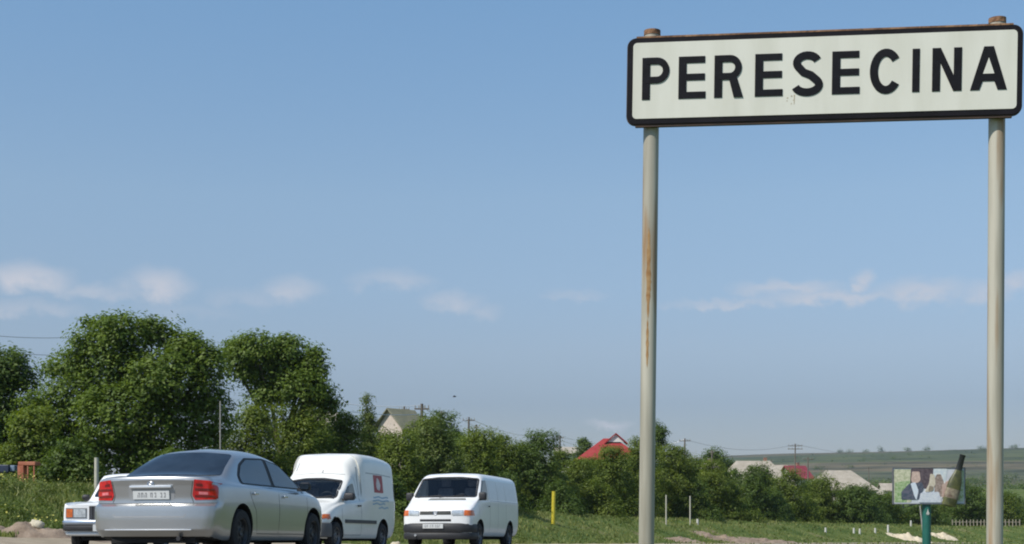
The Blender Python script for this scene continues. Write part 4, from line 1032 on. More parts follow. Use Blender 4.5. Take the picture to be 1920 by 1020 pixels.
def make_tree(name, base, blobs, n, size, seed, mt, label, cat='tree', group=None, trunk_r=.16, limbs=5):
    root = empty(name, base, label=label, cat=cat, group=group)
    r = random.Random(seed); bl = [(b[0]-base[0], b[1]-base[1], b[2]-base[2], b[3], b[4], b[5]) for b in blobs]
    cz = sum(b[2] for b in bl)/len(bl); cx = sum(b[0] for b in bl)/len(bl); cy = sum(b[1] for b in bl)/len(bl)
    fork = Vector((cx*.3, cy*.3, max(.5, cz*.38)))
    mb = MB(); mb.tube([(0, 0, -.15), (cx*.05+.03, 0, fork.z*.5), fork], [trunk_r*1.25, trunk_r, trunk_r*.8], 8); mb.build('trunk', M_bark, root, True)
    lb_ = MB()
    for b in (bl if len(bl) <= limbs+3 else r.sample(bl, limbs+3)):
        e = Vector(b[:3]); m_ = fork.lerp(e, .5)+Vector((r.uniform(-.2, .2), r.uniform(-.2, .2), -.1*e.z*.3))
        lb_.tube([fork-Vector((0, 0, .1)), m_, e, e+Vector((r.uniform(-.4, .4)*b[3], 0, b[5]*.75))], [trunk_r*.6, trunk_r*.36, trunk_r*.2, trunk_r*.06], 6)
    lb_.build('limbs', M_bark, root, True)
    leaf_obj('crown', leaf_cloud(bl, n, size, seed), mt, root)
    return root
def sprigs(lst, seed, n=3):
    r = random.Random(seed); out = list(lst)
    for (x, y, rx, ry) in lst:
        for _ in range(n):
            a = r.uniform(-.2, math.pi+.2); k = r.uniform(.12, .26)
            out.append((x+rx*1.02*math.cos(a), y-ry*1.02*math.sin(a), rx*k, ry*k*1.2))
    return out
def px_blobs(lst, Z, depth=1.0):
    out = []
    for i, (x, y, rx, ry) in enumerate(lst):
        zz = Z+((i*0.618) % 1-.5)*rx/F*Z*1.4*depth
        p = PX(x, y, zz); s = zz/F; out.append((p.x, p.y, p.z, rx*s, rx*s*.9, ry*s))
    return out
def ground_at(x, Z): X = (x-960)/F*Z; return (X, Z, Hs(X, Z))
# the three large walnuts
big = [(228,628,44,34),(278,618,22,20),(165,650,34,28),(130,690,38,28),(345,668,44,30),(392,682,26,32),(305,630,30,24),(350,648,30,22),(190,615,28,20),(220,690,74,50),(310,715,74,52),(385,745,38,44),
       (140,755,58,48),(225,780,78,60),(320,800,80,62),(80,800,44,42),(120,845,56,44),(210,860,66,46),(300,872,60,40),(385,840,34,44),(66,752,24,20),(415,790,24,40)]
make_tree('walnut_tree', ground_at(235, 62), px_blobs(sprigs(big, 1), 62), 66000, .20, 11, M_leaf_big, 'largest broad-crowned tree, behind the silver car at the left', trunk_r=.28)
t2 = [(478,655,40,26),(545,660,38,24),(455,690,30,28),(520,700,56,38),(585,690,28,30),(565,730,46,32),(600,742,24,22),(505,742,34,22),(432,668,14,14),(618,765,18,14)]
make_tree('walnut_tree', ground_at(525, 72), px_blobs(sprigs(t2, 2), 72), 27000, .20, 12, M_leaf_big, 'round-topped dark green tree standing above the hedge behind the small van', trunk_r=.24)
t3 = [(10,690,40,30),(35,715,28,30),(0,760,46,50),(30,810,34,44),(-40,720,50,60),(-50,820,60,60),(5,850,40,30)]
make_tree('walnut_tree', ground_at(0, 66), px_blobs(sprigs(t3, 3), 66), 25000, .20, 13, M_leaf_dark, 'dark tree cut off by the left edge of the photo', trunk_r=.24)
# the long row of smaller trees and bushes falling away to the right
def row_tree(x, w, yt, yb, Z, label, name='orchard_tree', mt=None, size=.17, seed=None, cat='tree', dens=1.0, feathery=False, group=None, nb=7):
    s = seed or int(x*3+Z); r = random.Random(s); bl = []
    if 940 <= x <= 1560 and Z < 160: Z = Z+12
    h = yb-yt
    for k in range(nb):
        f = k/(nb-1)
        yy = yt+h*(.14+.74*((k*0.618) % 1)); wid = w*.5*math.sin(min(1, ((yy-yt)/h+.18))*math.pi*.62)**.8
        xx = x+r.uniform(-1, 1)*wid*.62; rr = w*r.uniform(.16, .27)
        bl.append((xx, yy, rr, min(rr*.95, h*.24)))
    bl.append((x+r.uniform(-.12, .12)*w, yt+h*.10, w*.15, h*.10)); bl.append((x-.25*w, yt+h*.70, w*.34, h*.22)); bl.append((x+.25*w, yt+h*.72, w*.34, h*.22)); bl.append((x, yt+h*.45, w*.36, h*.30)); bl.append((x-.3*w, yt+h*.88, w*.34, h*.13)); bl.append((x+.28*w, yt+h*.88, w*.34, h*.13))
    if feathery: bl = [(x+r.uniform(-.3, .3)*w*(i/12), yt+h*(.04+.9*i/12), w*(.10+.03*i), h*.07) for i in range(12)]
    bl = sprigs(bl, s, 1)
    b = px_blobs(bl, Z); wm = w/F*Z; hm = h/F*Z
    n = int((2500+wm*hm*900)*dens*(.17/size)**1.6)
    return make_tree(name, ground_at(x, Z), b, n, size, s, mt or M_leaf, label, cat, group, trunk_r=.10, limbs=3)
row_tree(62, 110, 770, 900, 57, 'pale young tree leaning out in front of the large tree at far left', mt=M_leaf)
row_tree(470, 140, 765, 935, 68, 'bushy tree showing just above the roof of the silver car', mt=M_leaf)
row_tree(560, 150, 764, 945, 71, 'bright green tree right behind the roof of the small van', mt=M_leaf)
row_tree(640, 120, 775, 950, 75, 'green tree at the top right corner of the small van roof')
row_tree(688, 62, 745, 915, 82, 'thin feathery sapling rising left of the pale gabled house', mt=M_leaf_pale, feathery=True, size=.13, dens=.8)
row_tree(748, 104, 812, 955, 80, 'bushy tree below the pale gabled house')
row_tree(795, 84, 780, 950, 92, 'tree covering the right half of the pale gabled house')
row_tree(815, 120, 785, 958, 84, 'yellowish green tree above the roof of the larger van', mt=M_leaf_pale)
row_tree(890, 110, 805, 955, 90, 'mid-green tree above the right end of the larger van')
row_tree(948, 86, 812, 952, 94, 'light green tree left of the dark round tree')
row_tree(1008, 118, 806, 962, 95, 'dark round tree between the larger van and the yellow post', mt=M_leaf_dark)
row_tree(1082, 84, 862, 968, 99, 'low bushy tree right behind the yellow post')
row_tree(1140, 104, 840, 968, 104, 'tree growing in front of the red roof')
row_tree(1192, 90, 822, 972, 108, 'tree mostly hidden by the left sign post')
row_tree(1236, 52, 788, 960, 116, 'tall dark-topped tree just right of the left sign post', mt=M_leaf_dark, size=.18)
row_tree(1268, 104, 836, 978, 112, 'tree behind the left one of the two thin stakes')
row_tree(1334, 110, 868, 982, 119, 'low tree behind the right one of the two thin stakes')
row_tree(1408, 112, 876, 988, 127, 'dark green tree below the long pale roof', mt=M_leaf_dark, size=.2)
row_tree(1476, 108, 886, 992, 136, 'tree in front of the small dark red roof', size=.2)
row_tree(1546, 108, 902, 994, 146, 'rounded tree below the pale hipped roof', size=.2)
row_tree(1612, 100, 914, 996, 156, 'tree left of the billboard above the white stubs', mt=M_leaf_dark, size=.22)
row_tree(1662, 70, 926, 992, 166, 'bright bush under the left corner of the billboard', size=.22)
row_tree(1722, 90, 938, 986, 180, 'low bush seen below the billboard panel, beside its green post', mt=M_leaf_dark, size=.24)
row_tree(1822, 90, 914, 986, 184, 'tree between the billboard and the right sign post', mt=M_leaf_dark, size=.24)
row_tree(1905, 90, 930, 988, 196, 'tree at the right edge beyond the right sign post', mt=M_leaf_dark, size=.24)
row_tree(1868, 70, 940, 984, 210, 'tree mostly hidden by the right sign post', mt=M_leaf_dark, size=.26)
row_tree(1096, 34, 822, 870, 175, 'small dark tree left of the red roof', mt=M_leaf_dark, size=.26)
row_tree(1345, 70, 846, 890, 235, 'dark tree behind the pale roofs right of the left sign post', mt=M_leaf_dark, size=.34)
row_tree(825, 90, 776, 850, 140, 'tree crown showing behind the tall wooden pole', mt=M_leaf_dark, size=.24)
row_tree(602, 110, 764, 880, 96, 'pale tree in the gap between the round-topped tree and the hedge', size=.2)
for (x, w, yt, Z, lab, mt_) in ((716, 80, 800, 92, 'tree between the feathery sapling and the pale gabled house', M_leaf), (855, 90, 812, 100, 'back-row tree right above the middle of the larger van', M_leaf_dark), (922, 84, 822, 106, 'back-row tree over the gap right of the larger van roof', M_leaf),
        (978, 80, 830, 110, 'back-row tree on the left of the dark round tree', M_leaf), (1048, 90, 845, 116, 'back-row tree above the yellow post', M_leaf), (1112, 96, 864, 120, 'back-row tree below the left eave of the red roof', M_leaf_dark), (1166, 90, 852, 124, 'back-row tree below the right end of the red roof', M_leaf),
        (1302, 90, 858, 136, 'back-row tree above the pair of thin stakes', M_leaf), (1372, 90, 884, 142, 'back-row tree below the left end of the long pale roof', M_leaf_dark), (1442, 96, 896, 148, 'back-row tree below the right end of the long pale roof', M_leaf), (1512, 96, 908, 152, 'back-row tree below the left corner of the pale hipped roof', M_leaf_dark),
        (1580, 90, 920, 158, 'back-row tree below the right corner of the pale hipped roof', M_leaf), (1636, 80, 926, 164, 'back-row tree just left of the bright bush by the billboard', M_leaf_dark), (1866, 90, 926, 190, 'back-row tree right behind the right sign post', M_leaf), (1780, 80, 934, 190, 'back-row bush below the bottle of the billboard', M_leaf)):
    row_tree(x, w*1.15, yt, 985, Z, lab, mt=mt_, size=.2 if Z < 130 else .25)
# low bushes at the foot of the row
for (x, w, yt, yb, Z, lab, mt_) in ((735, 70, 900, 975, 72, 'low bush between the two white vans', M_leaf_dark), (940, 90, 890, 968, 82, 'low dark bush touching the right side of the larger van', M_leaf_dark),
        (1050, 70, 905, 966, 90, 'dark bush at the foot of the yellow post', M_leaf_dark), (1120, 80, 905, 972, 97, 'low bush between the yellow post and the left sign post', M_leaf),
        (1300, 90, 910, 984, 112, 'low bush in the shade between the two thin stakes', M_leaf_dark), (1375, 90, 920, 988, 120, 'low bush at the right of the right thin stake', M_leaf),
        (1450, 80, 925, 994, 130, 'low bush under the dark red roof', M_leaf_dark), (330, 110, 850, 905, 58, 'low bush behind the roof of the silver car', M_leaf_dark),
        (130, 100, 830, 898, 55, 'low bush beside the orange board at far left', M_leaf_dark)):
    row_tree(x, w, yt, yb, Z, lab, 'bush', mt_, .16 if Z < 110 else .2, cat='bush', nb=5)

# ------------------------------------------------------------------ grass and weeds
def grass(name, n, ymin, ymax, cond, hfun, seed, mt=None):
    g = np.random.default_rng(seed)
    y = np.exp(g.uniform(math.log(ymin), math.log(ymax), n)); px = g.uniform(-150, 2070, n); x = (px-960)/F*y
    u, v = road_uv(x, y); k = cond(x, y, u, v, px); x, y, u, v, px = x[k], y[k], u[k], v[k], px[k]; n = len(x)
    patchy = .5+.5*np.sin(x*.9+np.sin(y*.5)*2)*np.sin(y*.35+x*.2)
    h = hfun(y, v, px)*g.uniform(.35, 1.15, n)*(.65+.5*patchy); w = np.clip(.00045*y, .018, .2)*g.uniform(.6, 1.4, n)
    z = H(x, y); a = g.uniform(0, math.pi, n); lx, ly = g.normal(0, .45, n)*h, g.normal(0, .45, n)*h
    b = np.stack([x, y, z-.03], -1); c = np.stack([np.cos(a)*w, np.sin(a)*w*.5, 0*a], -1)
    t = np.stack([x+lx, y+ly, z+h], -1); md = np.stack([x+lx*.35, y+ly*.35, z+h*.6], -1)
    vv = np.stack([b-c, b+c, md+c*.8, t, md-c*.8], 1).reshape(-1, 3)
    me = bpy.data.meshes.new(name); fast_mesh(me, vv, np.arange(n*5).reshape(-1, 5))
    blot = .5+.5*np.sin(x*.35+2*np.sin(y*.16))*np.sin(y*.22-x*.13+1)
    tint = np.repeat(np.clip(.10+.35*patchy+.4*blot+g.normal(0, .22, n), 0, 1.3), 5)
    at = me.attributes.new('tint', 'FLOAT', 'POINT'); at.data.foreach_set('value', tint.astype(np.float32))
    return link(name, me, mt or M_grass)
def far_side(x, y, u, v, px): return (v < -19.3-.8*np.sin(u*.35)-.5*np.sin(u*1.1)) & (v > -62)
def near_side(x, y, u, v, px): return (v > -6.2) & (y > 45)
tag(grass('bank_weeds', 130000, 30, 75, far_side, lambda y, v, px: np.where(v < -20.5, .30, .16), 1), 'tall green weeds and grass covering the bank beyond the road', 'weeds', kind='stuff')
tag(grass('verge_grass', 190000, 65, 250, far_side, lambda y, v, px: .20+0*y, 2), 'mown green grass sloping down to the road in front of the tree row', 'grass', kind='stuff')
tag(grass('near_grass', 40000, 45, 240, near_side, lambda y, v, px: .22+0*y, 3), 'green grass on the near verge around the billboard', 'grass', kind='stuff')
def leafy_weeds():
    g = np.random.default_rng(9); bl = []
    for k in range(1500):
        y = math.exp(g.uniform(math.log(34), math.log(150))); x = (g.uniform(-60, 1560)-960)/F*y
        u, v = road_uv(x, y)
        if v > -20.2 or v < -60 or (y > 70 and g.random() < .5): continue
        r = g.uniform(.18, .42); bl.append((x, y, Hs(x, y)+r*.35, r*1.3, r*1.3, r*.8))
    tag(leaf_obj('leafy_weeds', leaf_cloud(bl, 60000, .10, 10), M_leaf_pale, None), 'patches of broad-leaved weeds growing through the roadside grass', 'weeds', kind='stuff')
leafy_weeds()
def flecks():
    g = np.random.default_rng(5); n = 900
    y = g.uniform(36, 56, n); px = g.uniform(-20, 190, n); x = (px-960)/F*y; u, v = road_uv(x, y); k = v < -20.5; x, y = x[k], y[k]; n = len(x)
    sel = (np.sin(x*1.4)+np.sin(y*.9+x)) > .5; x, y = x[sel], y[sel]; n = len(x)
    z = H(x, y)+g.uniform(.25, .5, n); s = g.uniform(.012, .035, n); P = np.stack([x, y, z], -1)
    a = g.normal(size=(n, 3)); a /= np.linalg.norm(a, axis=1, keepdims=True); b = np.cross(a, g.normal(size=(n, 3))); b /= np.linalg.norm(b, axis=1, keepdims=True)
    v = np.stack([P-a*s[:, None], P+b*s[:, None], P+a*s[:, None], P-b*s[:, None]], 1).reshape(-1, 3)
    me = bpy.data.meshes.new('wildflowers'); fast_mesh(me, v, np.arange(n*4).reshape(-1, 4))
    tag(link('wildflowers', me, mat('yellow_flower', (.50, .46, .10), .7, var=.2)), 'small yellow wildflowers scattered in the weeds at far left', 'wildflowers', kind='stuff')
flecks()

# ------------------------------------------------------------------ heaps, stones
def lump(name, c, rx, ry, rz, seed, mt, label, cat, group=None, rough=.25, sub=4):
    bm = bmesh.new(); bmesh.ops.create_icosphere(bm, subdivisions=sub, radius=1)
    r = np.random.default_rng(seed); ph = r.uniform(0, 6, 12); amp = rough
    for v in bm.verts:
        p = v.co; k = 1+amp*(math.sin(p.x*3+ph[0])*math.cos(p.y*4+ph[1])+.6*math.sin(p.x*7+p.z*5+ph[2])+.4*math.sin(p.y*11+p.z*9+ph[3])+.25*math.sin(p.x*19+ph[4])*math.sin(p.y*17+ph[5]))
        v.co = Vector((p.x*rx*k, p.y*ry*k, p.z*rz*k))
    me = bpy.data.meshes.new(name); bm.to_mesh(me); bm.free(); o = link(name, me, mt, None, True, 60); o.location = c
    return tag(o, label, cat, group)
M_dirt = mat('brown_soil', (.16, .115, .08), .95, color2=(.30, .23, .17), scale=3, bump=1, bscale=14)
M_stone = mat('pale_stone', (.42, .37, .27), .9, color2=(.55, .50, .38), scale=6, bump=.6)
M_sand = mat('pale_sand', (.50, .42, .29), .95, color2=(.62, .54, .40), scale=1.5, bump=.8)
def mound(name, x, Z, rx, ry, rz, seed, mt, label, cat):
    from mathutils import noise as mn
    X0 = (x-960)/F*Z; base = Hs(X0, Z); o = Vector((X0, Z, base)); mb = MB(); nr, na = 22, 56
    for i in range(nr+1):
        r = i/nr
        for j in range(na):
            a = 2*math.pi*j/na; px_, py_ = r*math.cos(a), r*math.sin(a)
            edge = 1+.28*mn.noise(Vector((math.cos(a)*1.6, math.sin(a)*1.6, seed*3.1)))
            X, Y = px_*rx*edge, py_*ry*edge
            n = mn.fractal(Vector((X*1.1, Y*1.1, seed)), .9, 2.1, 5)
            z = rz*max(0, 1-r*r)**1.1*(1+.8*n)+.05*n*rz*4*(1-r)
            mb.v.append((X, Y, z-.05*r+(Hs(X0+X, Z+Y)-base)))
    for i in range(nr):
        for j in range(na): mb.f.append((i*na+j, i*na+(j+1) % na, (i+1)*na+(j+1) % na, (i+1)*na+j))
    ob = mb.build(name, mt, None, True, 75); ob.location = o
    return tag(ob, label, cat)
def at(x, Z, dz=0): X = (x-960)/F*Z; return (X, Z, Hs(X, Z)+dz)
mound('dirt_heap', 10, 34.2, 1.8, .8, .18, 1, M_dirt, 'flat brown dirt heap at the road edge, cut by the left edge of the photo', 'dirt heap')
mound('dirt_heap', 64, 33.6, 1.2, .7, .28, 2, M_dirt, 'brown dirt heap with a pale boulder on it, left of the old white car', 'dirt heap')
mound('dirt_heap', 112, 34.0, 1.3, .7, .20, 3, M_dirt, 'reddish dirt heap directly behind the nose of the old white car', 'dirt heap')
p = at(68, 33.5); lump('boulder', (p[0], p[1], p[2]+.27), .19, .16, .13, 4, M_stone, 'pale rounded boulder lying on top of the dirt heap', 'boulder', rough=.12, sub=3)
p = at(40, 33.4); lump('stone', (p[0], p[1]-.15, p[2]+.14), .11, .10, .08, 5, M_stone, 'small pale stone on the dirt left of the boulder', 'stone', rough=.12, sub=2)
for (x, yb_, rx, rz, sd_, lab) in ((1285, 1017, 2.0, .22, 21, 'small brown earth mound beyond the road, right of the left sign post'), (1372, 1016, 3.4, .26, 22, 'larger brown earth mound in the grass at the bottom of the photo'), (1440, 1018, 2.6, .2, 23, 'flat brown earth mound nearest the billboard')):
    Z = Zat(x, yb_, 50, 200)
    mound('earth_mound', x, Z, rx*Z/150*1.3, 1.6, rz*1.3, sd_, M_dirt, lab, 'earth mound')
mound('sand_heap', 1708, Zat(1708, 1013, 60, 200), 2.6, 1.6, .40, 31, M_sand, 'pale sand heap left of the billboard post', 'sand heap')
mound('sand_heap', 1768, Zat(1768, 1008, 60, 200), 1.9, 1.4, .34, 32, M_sand, 'smaller pale sand heap right of the billboard post', 'sand heap')
p = at(741, 36.5); lump('stone', (p[0], p[1], p[2]+.06), .14, .12, .14, 33, M_stone, 'white stone on the roadside between the two vans', 'stone', rough=.12, sub=2)

# ------------------------------------------------------------------ posts, poles, wires
M_yel = mat('yellow_paint', (.55, .45, .03), .6, var=.15, scale=6)
M_pole = mat('weathered_wood', (.13, .11, .09), .9, var=.3, scale=5)
M_conc = mat('concrete', (.30, .29, .26), .9, var=.15, scale=6)
M_wpaint = mat('whitewash', (.55, .54, .50), .85, var=.1, scale=8)
def post_px(name, x, yt, yb, Z, r, mt, label, cat='post', lean=0, group=None, sq=False):
    Z = Zat(x, yb, 45, 230) if Z is None else Z
    t = PX(x+lean, yt, Z); b = PX(x, yb, Z); zb = Hs(b.x, Z)
    root = empty(name, (b.x, b.y, zb-.1), label=label, cat=cat, group=group)
    mb = MB(); mb.tube([(0, 0, 0), ((t.x-b.x)*.5, 0, (t.z-zb+.1)*.5), (t.x-b.x, 0, t.z-zb+.1)], [r*1.05, r, r*.95], 4 if sq else 12); mb.build('shaft', mt, root, True)
    return root
pr = post_px('marker_post', 1037, 921, 983, None, .13, M_yel, 'yellow gas-line marker post in the grass right of the larger van', lean=1.5)
post_px('stake', 1249, 928, 984, None, .055, mat('pale_concrete', (.46, .44, .36), .9, var=.12), 'thin pale stake standing left of its twin in the grass', 'stake', group='pair of thin stakes')
post_px('stake', 1294, 930, 985, None, .055, mat('pale_concrete', (.46, .44, .36), .9, var=.12), 'thin pale stake standing right of its twin in the grass', 'stake', group='pair of thin stakes')
post_px('concrete_post', 181, 858, 905, 50, .078, mat('pale_concrete', (.46, .44, .36), .9, var=.12), 'short concrete post behind the roof of the old white car', 'post')
post_px('white_pole', 413, 752, 900, 60, .030, M_conc, 'slim pale pole in front of the gap between the two largest trees', 'pole')
for i, (x, yt, lab) in enumerate(((1548, 989, 'white stub standing leftmost in the row by the trees'), (1601, 990, 'white stub left in the close pair near the billboard'), (1612, 991, 'white stub right in the close pair near the billboard'),
        (1641, 990, 'faint white stub between the close pair and the tallest stub'), (1665, 984, 'tallest white stub left of the billboard'), (1708, 976, 'tiny white stub below the billboard panel'),
        (1061, 952, 'short white stub in the grass just right of the yellow post'), (1308, 973, 'short pale stub right of the two thin stakes'))):
    post_px('white_stub', x, yt, yt+(10 if x != 1665 else 15), None, .10, M_wpaint, lab, 'stub', group='whitewashed stubs')
def utility_pole(x, yt, Z, label, arm=1.4, mt=None, r=.12, lean=0, arms=1, ladder=False):
    t = PX(x+lean, yt, Z); bx = (x-960)/F*Z; g = Hs(bx, Z)
    root = empty('utility_pole', (bx, Z, g-.2), label=label, cat='pole', group='village utility poles')
    top = Vector((t.x-bx, 0, t.z-g+.2)); mb = MB(); mb.tube([(0, 0, 0), top*.5, top], [r*1.2, r, r*.8], 8); mb.build('mast', mt or M_pole, root, True)
    for k in range(arms):
        zz = top.z-.35-.5*k
        a = MB(); a.box(top.x-arm/2, top.x+arm/2, -.05, .05, zz-.05, zz+.05); ao = a.build('crossarm', M_pole, root)
        ins = MB()
        for s in (-.45, -.2, .2, .45): ins.tube([(top.x+s*arm, 0, zz+.05), (top.x+s*arm, 0, zz+.25)], .04, 6)
        tag(ins.build('insulators', M_conc, ao), kind='stuff')
    return Vector((bx, Z, g-.2))+top
tp = {}
for key, a in {'a': (791, 757, 96, 'tall wooden pole with no tree in front, right of the pale gabled house', 1.0), 'b': (879, 782, 150, 'pole with a wide crossarm above the right end of the larger van', 1.3),
     'c': (758, 762, 160, 'pole rising behind the ridge of the pale gabled house', 1.2), 'd': (828, 770, 190, 'faint thin pole between the tall wooden pole and the wide crossarm', .8), 'e': (893, 796, 175, 'short pole just right of the wide crossarm pole', .7),
     'f': (1050, 816, 180, 'pole above the dark round tree, left of the red roof', .9), 'g': (1284, 822, 200, 'pole right of the left sign post, above the trees', 1.6), 'h': (1335, 844, 190, 'pale pole beside the small white house', .6),
     'i': (1491, 832, 230, 'tallest pole on the right, with crossarm, behind the dark red roof', 2.4), 'j': (1515, 857, 240, 'angled pole just right of the tallest pole on the right', 1.8), 'k': (1629, 876, 420, 'small distant pole on the hillside left of the billboard', 2.0),
     'm': (1446, 862, 300, 'faint pole near the left end of the hills', 1.0)}.items():
    tp[key] = utility_pole(a[0], a[1], a[2], a[3], a[4], arms=2 if key in ('i',) else 1)
def wire(pts, label, r=.022, sag=.6, mt=None):
    mb = MB()
    for (p, q) in zip(pts[:-1], pts[1:]):
        p, q = Vector(p), Vector(q); mb.tube([p.lerp(q, t)-Vector((0, 0, sag*4*t*(1-t))) for t in np.linspace(0, 1, 13)], r, 4)
    return tag(mb.build('power_line', mt or M_wire), label, 'power line', 'overhead power lines')
M_wire = mat('aluminium_wire', (.80, .81, .83), .5, metal=.3, var=.05)
M_wire_d = mat('dark_wire', (.16, .17, .19), .6, var=.1)
o_ = Vector((0, 0, -.1))
wire([PX(560, 742, 90), tp['a']+o_], 'overhead wire from behind the round-topped tree to the tall wooden pole', .02, .3)
wire([PX(560, 752, 90), tp['a']+o_*7], 'lower overhead wire from the round-topped tree to the tall wooden pole', .02, .35)
wire([tp['a']+o_, tp['b']+o_, tp['f']+o_, PX(1200, 822, 200), tp['g']+o_], 'pale overhead wire running from the tall wooden pole over the red roof', .034, .8)
wire([tp['a']+o_*8, PX(872, 790, 150), PX(1045, 823, 180), PX(1200, 830, 200)], 'second pale wire just below the one over the red roof', .030, 1.0)
wire([PX(-60, 624, 70), PX(120, 633, 75), PX(300, 655, 80)], 'upper dark wire in the sky at far left', .013, .1, M_wire_d)
wire([PX(-60, 652, 70), PX(120, 666, 75), PX(300, 690, 80)], 'middle dark wire in the sky at far left', .013, .1, M_wire_d)
wire([PX(20, 672, 70), PX(110, 704, 75), PX(300, 730, 80)], 'lowest dark wire meeting the large tree at left', .018, .1, M_wire_d)
wire([tp['g']+o_, tp['i']+o_, PX(1960, 890, 330)], 'faint wire between the poles on the right', .02, 1.2, M_wire_d)

# ------------------------------------------------------------------ houses of the village
def house(x, w_px, yt, Z, label, roof_mt, wall_mt, kind='hip', ridge=.35, hw=2.7, rh=None, depth=8.0, rz=0.0, chim=True, name='house', eave=.45, win=True):
    """ridge at picture row yt; eaves so that the roof spans w_px at distance Z"""
    W = w_px/F*Z; t = PX(x, yt, Z); g = Hs(t.x, t.y); rh = rh or W*.22
    ez = t.z-rh; wallh = ez-g+.3
    root = empty(name, (t.x, t.y, g-.3), rz, label=label, cat='house')
    W2, D2 = W/2-eave, depth/2-eave
    mb = MB(); mb.box(-W2, W2, -D2, D2, 0, wallh)
    if kind == 'gable_front': mb.add([(-W2, -D2, wallh), (W2, -D2, wallh), (0, -D2, wallh+rh*.94), (-W2, D2, wallh), (W2, D2, wallh), (0, D2, wallh+rh*.94)], [(0, 1, 2), (3, 5, 4)])
    mb.build('wall', wall_mt, root)
    rb = MB(); z0, z1 = wallh-.06, wallh+rh; t_ = .12; X, Y = W/2, depth/2
    if kind == 'hip':
        r_ = ridge*W; rb.add([(-X, -Y, z0), (X, -Y, z0), (X, Y, z0), (-X, Y, z0), (-r_/2, 0, z1), (r_/2, 0, z1), ], [(0, 1, 5, 4), (1, 2, 5), (2, 3, 4, 5), (3, 0, 4), (3, 2, 1, 0)])
    elif kind == 'gable_front':
        for s in (-1, 1): rb.add([(s*X, -Y, z0), (0, -Y, z1), (0, Y, z1), (s*X, Y, z0), (s*X, -Y, z0-t_), (0, -Y, z1-t_), (0, Y, z1-t_), (s*X, Y, z0-t_)], [(0, 1, 2, 3), (4, 7, 6, 5), (0, 4, 5, 1), (2, 6, 7, 3), (0, 3, 7, 4), (1, 5, 6, 2)])
    else:
        for s in (-1, 1): rb.add([(-X, s*Y, z0), (X, s*Y, z0), (X, 0, z1), (-X, 0, z1), (-X, s*Y, z0-t_), (X, s*Y, z0-t_), (X, 0, z1-t_), (-X, 0, z1-t_)], [(0, 1, 2, 3), (4, 7, 6, 5), (0, 4, 5, 1), (2, 6, 7, 3), (0, 3, 7, 4), (1, 5, 6, 2)])
        mb2 = MB(); mb2.add([(-W2, -D2, wallh), (-W2, D2, wallh), (-W2, 0, wallh+rh*.9), (W2, -D2, wallh), (W2, D2, wallh), (W2, 0, wallh+rh*.9)], [(0, 1, 2), (3, 5, 4)]); mb2.build('gable_wall', wall_mt, root)
    ro = rb.build('roof', roof_mt, root)
    # sheet joints as raised ribs down the front slope
    if chim:
        cb = MB(); cb.box(X*.28, X*.28+.5, .3, .8, z1-rh*.5, z1+.55); cb.build('chimney', mat('chimney_brick', (.30, .16, .11), .9, var=.2), ro)
        cb = MB(); cb.box(X*.28-.06, X*.28+.56, .24, .86, z1+.553, z1+.63); cb.build('chimney_cap', M_conc, ro)
    nwin = max(1, int(W/3.2))
    for k in range(nwin if win else 0):
        xc = -W2+(k+.5)*2*W2/nwin
        for yy in (-D2,):
            f = MB(); f.box(xc-.55, xc+.55, yy-.05, yy+.02, wallh-1.9, wallh-.6); fo = f.build('window', M_wpaint, root)
            gl = MB(); gl.box(xc-.46, xc-.03, yy-.058, yy-.052, wallh-1.8, wallh-.7); gl.box(xc+.03, xc+.46, yy-.058, yy-.052, wallh-1.8, wallh-.7); gl.build('pane', M_glass, fo)
    return root
def ribbed(name, c, c2, s=6):
    m = mat(name, c, .8, color2=c2, scale=.7, spec=.2)
    nt = m.node_tree; N = nt.nodes; L = nt.links; tc = N.new('ShaderNodeTexCoord'); wv = N.new('ShaderNodeTexWave'); wv.inputs['Scale'].default_value = s
    L.new(tc.outputs['Object'], wv.inputs['Vector']); bp = N.new('ShaderNodeBump'); bp.inputs['Strength'].default_value = .5; bp.inputs['Distance'].default_value = .05
    L.new(wv.outputs[0], bp.inputs['Height']); L.new(bp.outputs[0], N['Principled BSDF'].inputs['Normal']); return m
M_rr = ribbed('red_sheet_roof', (.30, .035, .04), (.36, .06, .055)); M_asb = ribbed('fibre_cement_roof', (.34, .30, .24), (.46, .41, .34)); M_dkr = ribbed('dark_red_roof', (.19, .035, .05), (.25, .05, .065))
M_wl = mat('pale_plaster', (.55, .50, .42), .9, var=.08, scale=2); M_pw = mat('pinkish_plaster', (.52, .44, .38), .9, var=.1, scale=2); M_bw = mat('white_plaster', (.70, .69, .65), .9, var=.05, scale=2)
hr = house(1142, 132, 822, 170, 'house with a bright red hipped sheet roof left of the left sign post', M_rr, M_wl, 'hip', .16, rh=2.6, depth=8, chim=False)
